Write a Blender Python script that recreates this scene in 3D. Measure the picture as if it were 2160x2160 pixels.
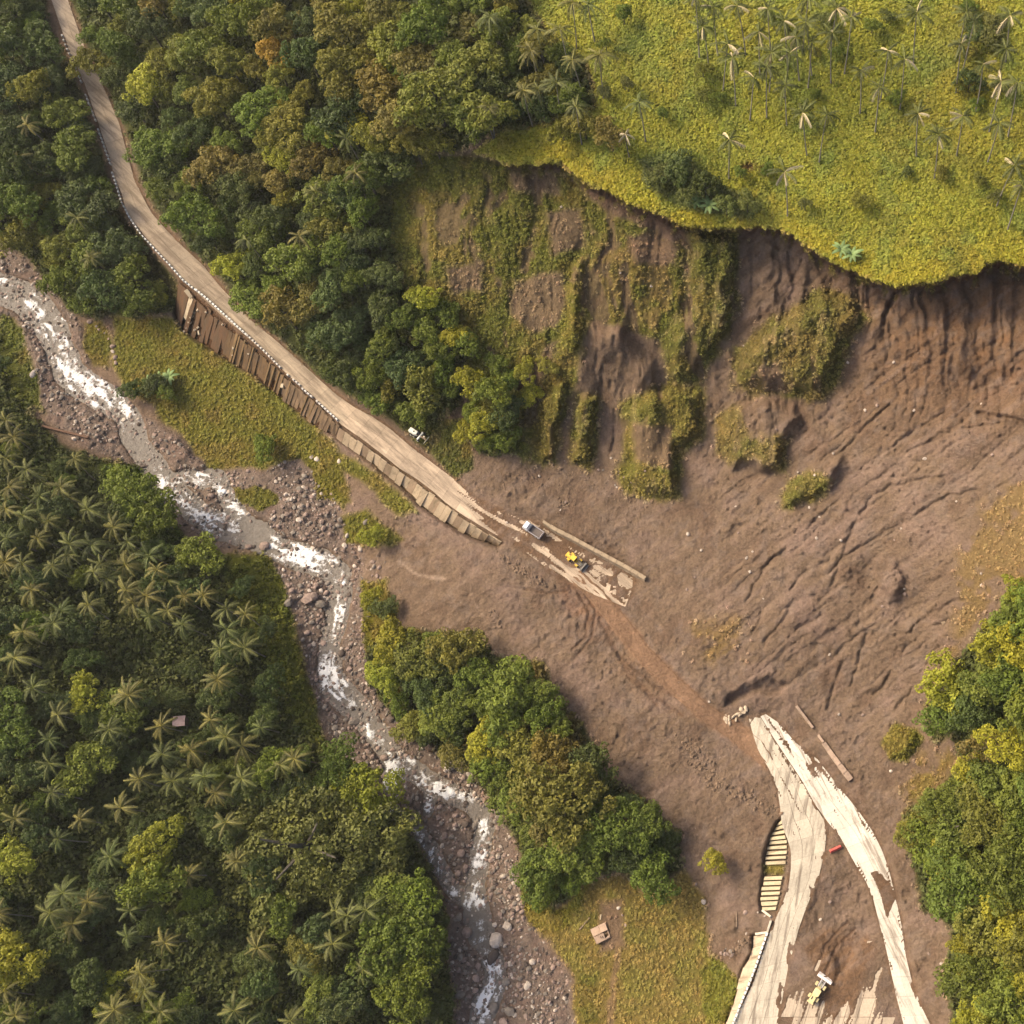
import bpy, bmesh, math, random
import numpy as np
from mathutils import Matrix, Vector, Euler

for o in list(bpy.data.objects):
    bpy.data.objects.remove(o)
scene = bpy.context.scene
COL = scene.collection
RNG = np.random.default_rng(11)
random.seed(11)

# ------------------------------------------------------------------ camera, sky, sun, exposure
# layout units: the photograph measured 1932 x 1932 ("photo units", about 0.134 m each on the road)
S0, F0 = 1932.0, 2332.0
CAM_Z = 318.0
PPX = 1450.0                       # the photograph is the left part of a wider frame: optical axis right of its middle
TILT = math.radians(20.8)
camd = bpy.data.cameras.new('camera')
camd.sensor_fit = 'HORIZONTAL'
camd.sensor_width = 36.0
camd.lens = 36.0 * F0 / S0
camd.clip_start = 1.0
camd.clip_end = 20000.0
cam = bpy.data.objects.new('camera', camd)
COL.objects.link(cam)
camd.shift_x = (S0 / 2 - PPX) / S0
CM = Matrix.Rotation(TILT, 3, 'X')
cam.matrix_world = Matrix.Translation((0, 0, CAM_Z)) @ CM.to_4x4()
scene.camera = cam
R = np.array(CM)
CP = np.array([0.0, 0.0, CAM_Z])

SUN_EL, SUN_AZ = math.radians(42), math.radians(160)   # azimuth of the sun, counter-clockwise from +X
world = bpy.data.worlds.new('World')
scene.world = world
world.use_nodes = True
wn = world.node_tree.nodes
sky = wn.new('ShaderNodeTexSky')
sky.sky_type = 'NISHITA'
sky.sun_disc = False
sky.sun_elevation = SUN_EL
sky.sun_rotation = math.pi / 2 - SUN_AZ
sky.dust_density = 6.0
sky.air_density = 0.7
sky.ozone_density = 0.6
bg = wn['Background']
bg.inputs['Strength'].default_value = 0.14
world.node_tree.links.new(sky.outputs[0], bg.inputs[0])
sund = bpy.data.lights.new('sun', 'SUN')
sund.energy = 1.4
sund.angle = math.radians(16)
sund.color = (1.0, 0.86, 0.58)
sun = bpy.data.objects.new('sun', sund)
COL.objects.link(sun)
sdir = Vector((math.cos(SUN_EL) * math.cos(SUN_AZ), math.cos(SUN_EL) * math.sin(SUN_AZ), math.sin(SUN_EL)))
sun.rotation_euler = sdir.to_track_quat('Z', 'Y').to_euler()
sun.location = (-200, 100, 300)
scene.view_settings.view_transform = 'Standard'
scene.view_settings.look = 'None'
scene.view_settings.exposure = 1.15
scene.view_settings.gamma = 1.0
scene.view_settings.use_curve_mapping = False

# ------------------------------------------------------------------ projection helpers
def rays(u, v):
    u = np.asarray(u, float); v = np.asarray(v, float)
    d = np.stack([(u - PPX) / F0, -(v - S0 / 2) / F0, -np.ones_like(u)], -1)
    return d @ R.T

def unproj(u, v, z):
    d = rays(u, v)
    t = (np.asarray(z, float) - CAM_Z) / d[..., 2]
    return CP + d * t[..., None]

def proj(P):
    q = (np.asarray(P, float) - CP) @ R
    return PPX + F0 * q[..., 0] / -q[..., 2], S0 / 2 - F0 * q[..., 1] / -q[..., 2]

# ------------------------------------------------------------------ noise
def _hash(i, j, seed):
    n = (i.astype(np.int64) * 374761393 + j.astype(np.int64) * 668265263 + seed * 1274126177) & 0xffffffff
    n = ((n ^ (n >> 13)) * 1274126177) & 0xffffffff
    n = n ^ (n >> 16)
    return (n & 0xffff) / 65535.0

def vnoise(x, y, seed=0):
    xi = np.floor(x); yi = np.floor(y)
    fx = x - xi; fy = y - yi
    fx = fx * fx * (3 - 2 * fx); fy = fy * fy * (3 - 2 * fy)
    xi = xi.astype(np.int64); yi = yi.astype(np.int64)
    a = _hash(xi, yi, seed); b = _hash(xi + 1, yi, seed)
    c = _hash(xi, yi + 1, seed); d = _hash(xi + 1, yi + 1, seed)
    return (a * (1 - fx) + b * fx) * (1 - fy) + (c * (1 - fx) + d * fx) * fy

def fbm(x, y, seed=0, octs=4, gain=0.5):
    s = 0; a = 1; t = 0
    for k in range(octs):
        s = s + a * vnoise(x * 2 ** k + 17.3 * k, y * 2 ** k - 9.1 * k, seed + k)
        t += a; a *= gain
    return s / t * 2 - 1

def ridged(x, y, seed=0, octs=3):
    s = 0; a = 1; t = 0
    for k in range(octs):
        s = s + a * (1 - np.abs(2 * vnoise(x * 2 ** k + 5.7 * k, y * 2 ** k + 3.3 * k, seed + k) - 1))
        t += a; a *= 0.5
    return s / t

def sstep(a, b, x):
    t = np.clip((x - a) / (b - a), 0, 1)
    return t * t * (3 - 2 * t)

# ------------------------------------------------------------------ 2D distance helpers
def d_seg(u, v, a, b):
    ax, ay = a[0], a[1]; bx, by = b[0], b[1]
    dx, dy = bx - ax, by - ay
    t = np.clip(((u - ax) * dx + (v - ay) * dy) / (dx * dx + dy * dy + 1e-9), 0, 1)
    return np.hypot(u - ax - t * dx, v - ay - t * dy), t

def d_line(u, v, pts):
    r = np.full(np.shape(u), 1e9)
    for a, b in zip(pts[:-1], pts[1:]):
        r = np.minimum(r, d_seg(u, v, a, b)[0])
    return r

def d_caps(u, v, pts):
    """signed distance to a stroke with a half width at each point (u, v, half)"""
    r = np.full(np.shape(u), 1e9)
    for a, b in zip(pts[:-1], pts[1:]):
        d, t = d_seg(u, v, a, b)
        r = np.minimum(r, d - (a[2] * (1 - t) + b[2] * t))
    return r

def sd_poly(u, v, poly, margin=90):
    out = np.full(np.shape(u), float(margin))
    p = np.array(poly, float)
    m = (u > p[:, 0].min() - margin) & (u < p[:, 0].max() + margin) & (v > p[:, 1].min() - margin) & (v < p[:, 1].max() + margin)
    if not m.any():
        return out
    x = u[m]; y = v[m]
    d = np.full(x.shape, 1e9); ins = np.zeros(x.shape, bool)
    n = len(p)
    for i in range(n):
        a = p[i]; b = p[(i + 1) % n]
        d = np.minimum(d, d_seg(x, y, a, b)[0])
        if a[1] != b[1]:
            c = (a[1] > y) != (b[1] > y)
            ins ^= c & (x < (b[0] - a[0]) * (y - a[1]) / (b[1] - a[1]) + a[0])
    out[m] = np.minimum(np.where(ins, -d, d), margin)
    return out

def polylen(p):
    p = np.array(p, float)
    s = np.concatenate([[0], np.cumsum(np.hypot(*(p[1:] - p[:-1]).T[:2]))])
    return p, s

def along(p, t):
    """points at arc-length fractions t of polyline p (any number of columns)"""
    p, s = polylen(p)
    t = np.asarray(t) * s[-1]
    return np.stack([np.interp(t, s, p[:, k]) for k in range(p.shape[1])], -1)

# ------------------------------------------------------------------ layout (photo units)
EDGE = [(740, 275), (800, 280), (891, 287), (924, 297), (961, 310), (1011, 308), (1057, 305), (1087, 327), (1114, 347), (1144, 360),
        (1167, 370), (1191, 387), (1231, 397), (1267, 413), (1288, 427), (1321, 430), (1375, 428), (1438, 427), (1475, 433),
        (1501, 447), (1528, 467), (1571, 493), (1605, 510), (1648, 527), (1688, 540), (1731, 533), (1765, 530), (1798, 520),
        (1838, 518), (1861, 500), (1885, 490), (1908, 493), (1932, 503), (2100, 480), (2900, 400)]
ROAD_L = [(80, -45), (97, 0), (128, 90), (163, 167), (185, 233), (208, 300), (215, 333), (230, 367), (238, 400), (263, 433), (290, 467), (320, 500),
          (352, 533), (387, 567), (423, 600), (463, 633), (507, 672), (547, 711), (587, 744), (620, 775), (644, 801), (677, 824), (721, 857),
          (754, 884), (787, 904), (817, 927), (844, 951), (877, 974), (927, 1004), (977, 1031), (1021, 1064), (1074, 1097), (1120, 1122), (1180, 1145)]
ROAD_R = [(113, -45), (128, 0), (160, 90), (197, 167), (225, 233), (243, 300), (252, 333), (267, 367), (285, 400), (313, 433), (347, 467), (383, 500),
          (410, 533), (440, 567), (470, 600), (510, 633), (555, 672), (597, 711), (634, 744), (668, 768), (701, 785), (735, 808), (777, 844),
          (817, 874), (857, 904), (897, 941), (930, 955), (965, 972), (1010, 985), (1060, 1015), (1105, 1042), (1150, 1068), (1178, 1082), (1200, 1093)]
ROAD_Z = [(112, -45, 30.6), (112, 0, 30), (145, 90, 28.4), (180, 167, 26.8), (205, 233, 25.4), (230, 320, 23.6), (260, 380, 22.4), (290, 433, 21.4), (350, 500, 20.4), (411, 567, 19.6),
          (487, 640, 19), (570, 711, 18.6), (660, 783, 18.3), (760, 850, 18.2), (850, 920, 18.1), (950, 990, 18), (1050, 1050, 18), (1190, 1120, 17.8)]
def c9(pts):
    return [(x / 3 + 1288, y / 3 + 1288) for x, y in pts]
LOW_L = c9([(375, 205), (400, 300), (430, 390), (490, 490), (535, 600), (550, 700), (560, 800), (590, 880), (612, 950), (612, 1050), (600, 1150), (560, 1260),
            (520, 1350), (480, 1450), (440, 1570), (400, 1700), (350, 1800), (285, 1932), (200, 2120)])
LOW_M = c9([(438, 190), (516, 320), (596, 440), (676, 560), (746, 690), (800, 776), (815, 850), (805, 950), (790, 1020), (770, 1100), (730, 1200),
            (690, 1300), (655, 1400), (630, 1500), (600, 1600), (570, 1760), (540, 1932), (490, 2120)])
RT_L = c9([(440, 190), (520, 320), (600, 440), (680, 560), (750, 690), (830, 800), (890, 870), (940, 960), (990, 1050), (1040, 1130), (1080, 1230), (1110, 1350), (1150, 1500),
           (1180, 1640), (1210, 1780), (1250, 1932), (1300, 2120)])
RT_R = c9([(470, 178), (540, 225), (640, 340), (760, 430), (830, 520), (900, 610), (960, 680), (1020, 760), (1080, 850), (1130, 950), (1165, 1050), (1190, 1150), (1222, 1290),
           (1243, 1400), (1262, 1540), (1300, 1700), (1350, 1830), (1400, 1932), (1470, 2120)])
LOW_Z = [(1425, 1350, 17.6), (1460, 1450, 17.9), (1500, 1560, 18), (1515, 1650, 18), (1480, 1760, 18), (1440, 1880, 18), (1400, 2000, 18)]
RT_Z = [(1438, 1350, 17.6), (1520, 1460, 18.3), (1580, 1560, 18.7), (1640, 1680, 19.2), (1680, 1800, 19.6), (1720, 1932, 20), (1750, 2000, 20)]
TRACK = [(1085, 1085, 15), (1127, 1124, 17), (1180, 1190, 19), (1215, 1235, 18), (1255, 1275, 18), (1330, 1345, 17), (1385, 1378, 19), (1425, 1410, 21), (1452, 1440, 12)]

RIVER = [(-500, 420, 34), (-80, 515, 32), (0, 545, 26), (40, 560, 26), (75, 590, 27), (100, 625, 25), (115, 665, 24), (130, 700, 26), (160, 730, 26), (205, 752, 22),
         (240, 785, 20), (252, 825, 20), (270, 855, 18), (300, 895, 20), (318, 925, 22), (355, 955, 20), (395, 985, 20), (440, 1000, 24), (485, 1012, 26), (525, 1035, 20), (565, 1050, 22),
         (610, 1064, 22), (638, 1085, 20), (640, 1120, 18), (636, 1150, 18), (632, 1185, 14), (622, 1215, 15), (622, 1262, 20), (625, 1285, 22), (645, 1312, 22), (680, 1345, 22), (700, 1370, 20), (725, 1408, 16),
         (745, 1432, 18), (790, 1462, 16), (820, 1480, 16), (850, 1495, 15), (885, 1510, 15), (905, 1535, 15), (915, 1562, 14), (908, 1600, 14), (905, 1630, 16), (898, 1665, 15), (897, 1695, 17),
         (900, 1725, 22), (908, 1765, 20), (925, 1800, 16), (935, 1830, 16), (932, 1865, 17), (918, 1890, 20), (908, 1925, 20), (890, 2000, 22), (880, 2400, 30)]
RIV2 = [(318, 915, 8), (350, 900, 10), (380, 905, 14), (410, 900, 12), (420, 920, 12), (432, 945, 12), (455, 975, 13), (470, 1000, 18)]
RIV3 = [(745, 1432, 14), (740, 1460, 15), (738, 1485, 14), (745, 1500, 6)]
RIV4 = [(815, 1485, 8), (812, 1510, 8), (806, 1535, 5)]
RIV5 = [(738, 1528, 10), (760, 1545, 10), (790, 1570, 9), (815, 1610, 14), (835, 1650, 13), (855, 1680, 12), (885, 1700, 14)]
GRAVEL = [[(-120, 440), (20, 470), (60, 500), (95, 545), (140, 600), (150, 640), (165, 700), (230, 740), (275, 790), (330, 825), (400, 890), (500, 890), (560, 865), (600, 900), (620, 930),
           (650, 1000), (690, 1060), (680, 1110), (690, 1200), (700, 1290), (745, 1355), (800, 1405), (880, 1445), (915, 1490), (950, 1545), (970, 1600), (985, 1690), (1000, 1740), (1075, 1850),
           (1080, 1932), (1090, 2100), (860, 2100), (860, 1932), (845, 1800), (850, 1720), (830, 1660), (800, 1590), (750, 1560), (720, 1490), (650, 1420), (605, 1350), (585, 1280), (570, 1190),
           (535, 1110), (505, 1045), (400, 1025), (340, 985), (300, 935), (270, 880), (200, 855), (150, 840), (90, 790), (70, 690), (30, 600), (-120, 560)]]
FOAM = [(0, 533, .7, 14), (58, 575, .9, 16), (75, 595, .9, 16), (85, 615, .8, 14), (105, 640, .5, 12), (118, 685, .6, 12), (140, 708, .9, 18), (165, 718, 1.2, 18), (190, 730, 1.2, 18), (215, 748, .8, 14),
        (132, 735, .8, 12), (175, 765, .4, 10), (130, 755, .7, 10), (240, 775, .5, 12), (225, 760, .5, 10), (300, 885, .7, 10), (312, 905, 1, 13), (310, 920, .8, 12), (325, 940, .9, 10), (345, 952, .9, 12),
        (375, 970, .8, 10), (395, 985, .8, 12), (415, 925, .9, 12), (410, 910, .8, 10), (440, 950, 1, 14), (452, 968, 1, 12), (445, 990, .9, 12), (375, 890, .8, 9), (520, 1026, 1.1, 14), (535, 1040, 1, 16),
        (560, 1045, 1.3, 18), (578, 1052, 1.3, 18), (600, 1060, 1, 14), (625, 1055, .6, 12), (645, 1098, .8, 12), (640, 1128, .6, 10), (645, 1150, 1, 12), (638, 1165, .7, 10), (612, 1215, .7, 10), (620, 1240, 1.1, 15),
        (618, 1268, 1.4, 18), (632, 1280, 1.3, 16), (615, 1295, .9, 14), (648, 1290, .9, 12), (640, 1315, .7, 12), (663, 1330, .6, 9), (690, 1370, .9, 10), (700, 1385, .9, 12), (715, 1400, .7, 10), (640, 1360, .4, 9),
        (735, 1420, .9, 11), (740, 1440, 1, 13), (742, 1460, 1.2, 15), (738, 1478, 1.2, 15), (755, 1475, .9, 12), (770, 1432, .7, 10), (785, 1430, .9, 10), (795, 1475, .8, 12), (820, 1488, 1, 14), (845, 1498, 1, 12),
        (870, 1508, .9, 11), (812, 1508, 1, 9), (808, 1525, 1, 9), (914, 1550, .9, 9), (915, 1570, .9, 11), (908, 1612, 1.2, 12), (902, 1630, 1.2, 13), (898, 1645, .9, 9), (896, 1670, .9, 9), (895, 1690, 1, 11),
        (880, 1705, .9, 12), (905, 1700, .8, 12), (925, 1815, 1, 10), (932, 1832, 1.1, 12), (935, 1850, 1, 11), (930, 1868, 1.2, 13), (915, 1885, 1.2, 14), (908, 1900, 1.2, 14), (912, 1912, 1, 11),
        (735, 1530, 1, 8), (748, 1540, 1, 8), (757, 1550, .9, 6), (825, 1625, .8, 8), (850, 1685, .9, 8), (200, 800, .4, 9), (320, 910, .7, 12)]

# ------------------------------------------------------------------ terrain heights
CTRL = []
for (x, y, z) in [(-300, 440, 9.5), (-80, 515, 9), (0, 545, 8.4), (75, 590, 7.8), (115, 665, 7), (160, 730, 6.2), (240, 785, 5.6), (270, 855, 5.2), (318, 925, 4.6), (395, 985, 4), (485, 1012, 3.6), (565, 1050, 3),
                  (638, 1085, 2.4), (636, 1150, 2), (622, 1262, 1.4), (645, 1312, 1.0), (700, 1370, .6), (745, 1432, .2), (820, 1480, -.2), (905, 1535, -.6), (905, 1630, -1), (900, 1725, -1.4),
                  (935, 1830, -1.8), (908, 1925, -2.2), (890, 2100, -2.8), (880, 2400, -3.5)]:
    CTRL.append((x, y, z))
RIVZ = list(CTRL)
CTRL += [(60, 760, 8), (150, 870, 8), (250, 940, 7), (350, 1040, 7), (480, 1100, 6), (550, 1250, 6), (600, 1400, 4.5), (690, 1530, 4), (790, 1640, 3.5), (830, 1760, 3), (840, 1900, 2.5),
         (0, 900, 15), (0, 1200, 19), (0, 1500, 18), (0, 1932, 15), (300, 1200, 12), (300, 1500, 11), (300, 1800, 10), (600, 1700, 7), (600, 1932, 6), (-300, 1300, 34), (-300, 800, 28), (-300, 2100, 30),
         (300, 2300, 10), (-800, 1300, 60), (0, 300, 22), (100, 400, 17), (0, 100, 28), (80, 180, 26), (200, 480, 14), (120, 500, 11), (-200, 100, 34), (-200, 330, 24), (250, 560, 11)]
CTRL += ROAD_Z + LOW_Z + RT_Z
CTRL += [(300, 680, 9), (400, 730, 9), (450, 810, 7), (550, 840, 8), (620, 910, 7), (700, 970, 9), (770, 1030, 10), (500, 930, 5), (620, 1010, 4), (700, 1080, 6), (800, 1100, 11), (800, 1180, 10),
         (900, 1160, 14), (1000, 1160, 16), (1080, 1210, 16), (850, 1300, 6), (760, 1300, 4), (950, 1400, 8), (1050, 1300, 14), (1150, 1400, 14), (1000, 1550, 4.5), (1150, 1600, 11), (1250, 1500, 14.5),
         (1350, 1550, 15.5), (1400, 1480, 16.5), (1050, 1750, 3.5), (1200, 1750, 9), (1340, 1700, 12.5), (1350, 1850, 11.5), (1200, 1932, 7), (1040, 1900, 1), (1250, 2200, 7),
         (1600, 1700, 17.2), (1600, 1850, 17.6), (1620, 1932, 18.6), (1620, 2200, 19), (1750, 1600, 23), (1800, 1700, 26), (1800, 1850, 26), (1900, 1600, 38), (1932, 1800, 40), (1860, 1932, 32),
         (2200, 1700, 70), (2200, 2200, 60), (1800, 1400, 35), (1900, 1300, 50), (1932, 1150, 60), (1850, 1100, 54), (1700, 1300, 29), (1750, 1200, 38), (2200, 1100, 90)]
LOWC = [(1000, 900, 20.5), (1100, 885, 22), (1200, 950, 21.5), (1300, 950, 24), (1200, 1010, 20), (1350, 1050, 24), (1300, 1200, 21), (1400, 1250, 22.5), (1450, 1300, 22), (1500, 1000, 32), (1600, 1200, 29),
        (1650, 1000, 40), (1750, 850, 52), (1850, 750, 59), (1932, 850, 62), (1932, 1000, 62), (2300, 800, 90), (1150, 620, 44)]
SCARP = [(740, 275, 61), (891, 300, 62), (1057, 318, 62), (1144, 375, 62), (1267, 428, 61), (1438, 442, 61), (1571, 508, 61), (1688, 556, 62), (1838, 534, 65), (1932, 520, 66), (2300, 470, 80)]
LOWC += [(x, y, z) for x, y, z in SCARP]
LOWC += [(1450, 520, 56), (1550, 590, 54), (1650, 640, 56), (1800, 640, 62), (1300, 520, 54), (1200, 500, 54), (1100, 450, 55), (1000, 450, 52), (900, 430, 53), (800, 400, 51), (1400, 700, 41), (1300, 700, 37),
         (1200, 560, 48), (1000, 650, 37), (900, 600, 38), (900, 720, 28), (1000, 780, 26), (1150, 780, 27.5), (1300, 830, 27), (1400, 850, 30), (1500, 800, 39), (1600, 700, 48),
         (300, 150, 37), (400, 300, 37), (350, 400, 29), (500, 450, 35), (500, 550, 27), (600, 650, 25), (700, 550, 39), (700, 720, 23), (600, 250, 49), (750, 350, 50), (500, 100, 53), (250, 50, 36),
         (830, 830, 20), (860, 850, 20), (700, 150, 61), (900, 150, 68), (750, 0, 66), (400, -200, 60), (1000, 0, 72), (1900, 300, 86), (1400, 200, 80)]
UPC = [(740, 275, 62), (891, 287, 66), (1057, 305, 69), (1144, 360, 69.5), (1267, 413, 69.5), (1438, 427, 70), (1571, 493, 71), (1688, 540, 72.5), (1838, 518, 75), (1932, 503, 77), (2300, 440, 92),
       (900, 150, 70), (750, 50, 66), (1000, 250, 69), (1200, 100, 80), (1200, 250, 74.5), (1500, 100, 85), (1500, 300, 77), (1800, 100, 91), (1800, 350, 82), (1932, 200, 92), (1400, -300, 100),
       (700, -300, 75), (2400, -300, 125), (500, 100, 53), (700, 150, 61), (600, 250, 50), (1500, 420, 72.5), (1300, 380, 70.5), (1700, 500, 74)]

def rbf(ctrl, u, v, c=45.0):
    p = np.array(ctrl, float)
    n = len(p)
    ph = lambda d2: np.sqrt(d2 + c * c) / 100.0
    A = np.zeros((n + 3, n + 3))
    A[:n, :n] = ph((p[:, None, 0] - p[None, :, 0]) ** 2 + (p[:, None, 1] - p[None, :, 1]) ** 2) - np.eye(n) * 0.02
    A[:n, n] = 1; A[:n, n + 1] = p[:, 0] / 1000; A[:n, n + 2] = p[:, 1] / 1000
    A[n:, :n] = A[:n, n:].T
    w = np.linalg.solve(A, np.concatenate([p[:, 2], [0, 0, 0]]))
    out = w[n] + w[n + 1] * u / 1000 + w[n + 2] * v / 1000
    for i in range(n):
        out = out + w[i] * ph((u - p[i, 0]) ** 2 + (v - p[i, 1]) ** 2)
    return out

STEP = 3.0
outer = np.array([5, 8, 12, 18, 26, 36, 50, 70, 90, 110, 130, 150], float)
inner = np.arange(-24, 1957, STEP)
AX = np.concatenate([inner[0] - np.cumsum(outer)[::-1], inner, inner[-1] + np.cumsum(outer)])
AY = AX.copy()
U, V = np.meshgrid(AX, AY)
Zlow = np.clip(rbf(CTRL + LOWC, U, V), -6, 160)
Zup = np.clip(rbf(UPC, U, V), 30, 170)

wu = 7 * fbm(U / 26, V / 26, 3, 3); wv = 7 * fbm(U / 26 + 40, V / 26, 9, 3)
UW, VW = U + wu, V + wv
# which side of the cliff edge: positive = below it in the photograph
ep = np.array(EDGE, float)
below = V + 5 * fbm(U / 14, V / 40, 21, 3) + 4.5 * fbm(U / 4.5, V / 30, 22, 2) - np.interp(U, ep[:, 0], ep[:, 1])
edge_on = sstep(850, 960, U)
W_low = np.where(U < 740, 1.0, sstep(0, 13, below))
Z = Zup * (1 - W_low) + Zlow * W_low

def clampband(pts, w, du=0):
    return d_line(U, V, pts)

# ---- raised vegetated blocks and mounds of the slide
BLOCKS = {
    'knob': ([(1177, 760), (1258, 726), (1324, 729), (1326, 818), (1290, 850), (1285, 938), (1258, 947), (1189, 930), (1169, 901), (1180, 867), (1177, 810)], 5.0, 26),
    'upper': ([(1381, 651), (1404, 646), (1456, 601), (1466, 600), (1549, 548), (1606, 558), (1646, 601), (1611, 631), (1604, 666), (1575, 725), (1554, 758), (1526, 763), (1466, 741), (1416, 743), (1389, 733)], 5.5, 34),
    'terrace': ([(1349, 788), (1386, 765), (1430, 745), (1500, 755), (1530, 790), (1491, 830), (1479, 891), (1441, 901), (1411, 891), (1376, 893), (1356, 851)], 4.5, 26),
    'tongue': ([(1471, 961), (1484, 911), (1530, 870), (1590, 850), (1606, 885), (1560, 930), (1500, 962)], 3.6, 20),
    'ridge': ([(1068, 494), (1108, 480), (1110, 600), (1096, 660), (1070, 690), (1055, 640), (1066, 560)], 2.5, 22),
    'shoulder': ([(1301, 430), (1389, 440), (1389, 590), (1370, 640), (1330, 700), (1310, 725), (1260, 720), (1245, 640), (1290, 580)], 4.0, 26),
    'mound': ([(1097, 600), (1180, 602), (1245, 680), (1240, 735), (1190, 745), (1165, 700), (1110, 665)], 3.0, 30),
    'column_a': ([(1000, 800), (1040, 720), (1080, 700), (1072, 760), (1058, 800), (1050, 875), (1020, 878)], 3.4, 16),
    'column_b': ([(1090, 740), (1125, 745), (1125, 800), (1112, 880), (1075, 875), (1080, 800)], 4.2, 16),
    'bushes': ([(902, 709), (982, 706), (985, 860), (910, 852), (882, 780)], 2.0, 24),
    'grassblock': ([(1665, 1395), (1690, 1365), (1730, 1372), (1740, 1395), (1715, 1435), (1680, 1432)], 2.6, 14),
    'cornice': ([(1650, 1060), (1690, 1050), (1720, 1085), (1700, 1130), (1672, 1150)], 2.4, 18),
    'bench': ([(1370, 1300), (1450, 1268), (1500, 1290), (1480, 1320), (1420, 1320), (1360, 1345)], -2.2, 16),
}
SDB = {}
for k, (poly, h, w) in BLOCKS.items():
    sd = sd_poly(UW, VW, poly)
    SDB[k] = sd
    # gentle towards the hill, steep at the downhill (lower) rim
    Z = Z + h * sstep(0, w, -sd + 9 * fbm(U / 20, V / 34, 53, 3) - 2) * (1 + .35 * fbm(U / 30, V / 60, 54, 3))

SLIDE = sstep(900, 1000, U) * sstep(6, 22, below)          # rough soil
sd_slide = sd_poly(UW, VW, [(870, 890), (1000, 870), (1120, 880), (1170, 930), (1260, 950), (1310, 900), (1360, 560), (1390, 430), (1500, 450), (1690, 545), (1850, 520), (2100, 480), (2100, 900), (1932, 900),
                            (1800, 1000), (1790, 1190), (1750, 1280), (1730, 1400), (1800, 1460), (1700, 1540), (1740, 1720), (1790, 1760), (1800, 2000), (1620, 2000), (1350, 2000), (1400, 1850), (1340, 1700), (1290, 1640),
                            (1280, 1570), (1200, 1500), (1140, 1470), (1100, 1370), (1040, 1320), (930, 1240), (750, 1180), (740, 1090), (650, 1060), (690, 1000), (750, 980), (850, 960)])
SOIL = sstep(8, -8, sd_slide)
# flow-aligned rills: along the fall direction of the slide (upper right to lower left)
fx, fy = -0.78, 0.62
s_al = (U * fx + V * fy); s_ac = (-U * fy + V * fx)
right = sstep(1250, 1450, U) * sstep(1400, 1250, V)
rill = ridged(s_ac / 17 + 0.7 * fbm(U / 60, V / 60, 31, 3), s_al / 190, 33, 3)
Z = Z - SOIL * right * 0.46 * sstep(0.66, 0.97, rill)
rill2 = ridged(U / 17 + 0.8 * fbm(U / 50, V / 50, 41, 3), V / 130, 43, 3)
upper_face = sstep(10, 40, below) * sstep(900, 760, V) * sstep(720, 800, U)
Z = Z - upper_face * 0.55 * sstep(0.6, 0.97, rill2) + upper_face * 0.9 * fbm(U / 34, V / 60, 47, 3)
rib = fbm(U / 42 + 0.9 * fbm(U / 70, V / 90, 44, 2), V / 210, 45, 3, .55)
face_l = upper_face * sstep(1430, 1330, U) * sstep(745, 800, U)
Z = Z + face_l * 1.7 * rib
scarp_r = sstep(4, 16, below) * sstep(260, 40, below) * sstep(1400, 1500, U)
rib_r = ridged(U / 34 + 0.5 * fbm(U / 60, V / 60, 46, 2), V / 300, 48, 3)
Z = Z - scarp_r * 1.7 * sstep(.5, .95, rib_r) + scarp_r * 1.5 * fbm(U / 55, V / 45, 49, 3)
Z = Z - 3.2 * np.exp(-((U - 1860) / 70) ** 2 - ((V - 735) / 40) ** 2) + 1.8 * np.exp(-((U - 1840) / 60) ** 2 - ((V - 830) / 26) ** 2)
Z = Z - 2.2 * np.exp(-((U - 1640) / 26) ** 2 - ((V - 1085) / 40) ** 2) - 1.8 * np.exp(-((U - 1720) / 40) ** 2 - ((V - 1140) / 30) ** 2)
# cracks
CRACKS = [[(1765, 950), (1700, 985), (1650, 1015), (1600, 1045), (1560, 1085), (1500, 1100), (1440, 1150), (1420, 1190)], [(1655, 925), (1620, 975), (1600, 1010), (1590, 1050), (1570, 1100), (1550, 1160), (1500, 1190)],
          [(1600, 925), (1560, 960), (1500, 1020), (1450, 1060), (1420, 1110), (1400, 1160)], [(1850, 925), (1790, 935), (1740, 965), (1690, 1000), (1640, 1030)], [(1800, 895), (1740, 905), (1690, 915), (1650, 930)],
          [(1850, 1130), (1800, 1135), (1750, 1160), (1720, 1190), (1690, 1200)], [(1790, 1170), (1750, 1190), (1710, 1220), (1690, 1260)], [(1650, 1180), (1600, 1210), (1580, 1235)],
          [(1690, 1235), (1670, 1290), (1650, 1310)], [(1640, 1190), (1620, 1240), (1605, 1290)], [(1720, 1300), (1690, 1340), (1680, 1370)], [(1590, 1250), (1570, 1300), (1560, 1340)],
          [(1660, 1100), (1640, 1150), (1620, 1180)], [(1500, 1130), (1470, 1180), (1440, 1210)], [(1560, 880), (1600, 840), (1640, 800), (1680, 760)], [(1620, 890), (1700, 830), (1780, 780), (1850, 760)],
          [(1660, 870), (1720, 850), (1800, 810), (1900, 800)], [(1520, 470), (1480, 560), (1470, 620)], [(1390, 470), (1385, 560), (1378, 640)], [(1150, 720), (1160, 780), (1155, 850)], [(1135, 690), (1130, 780), (1125, 860)]]
DC = np.full(U.shape, 1e9)
for c in CRACKS:
    DC = np.minimum(DC, d_line(U + 6 * fbm(U / 16, V / 16, 51, 3), V + 6 * fbm(U / 16, V / 16, 57, 3), c))
Z = Z - 0.75 * sstep(4.6, 0.3, DC) * sstep(-.6, .0, fbm(U / 40, V / 40, 59, 2))
Z = Z - 1.6 * sstep(9, 1, d_line(UW, VW, [(1850, 780), (1900, 790), (1960, 810)]))
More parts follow.
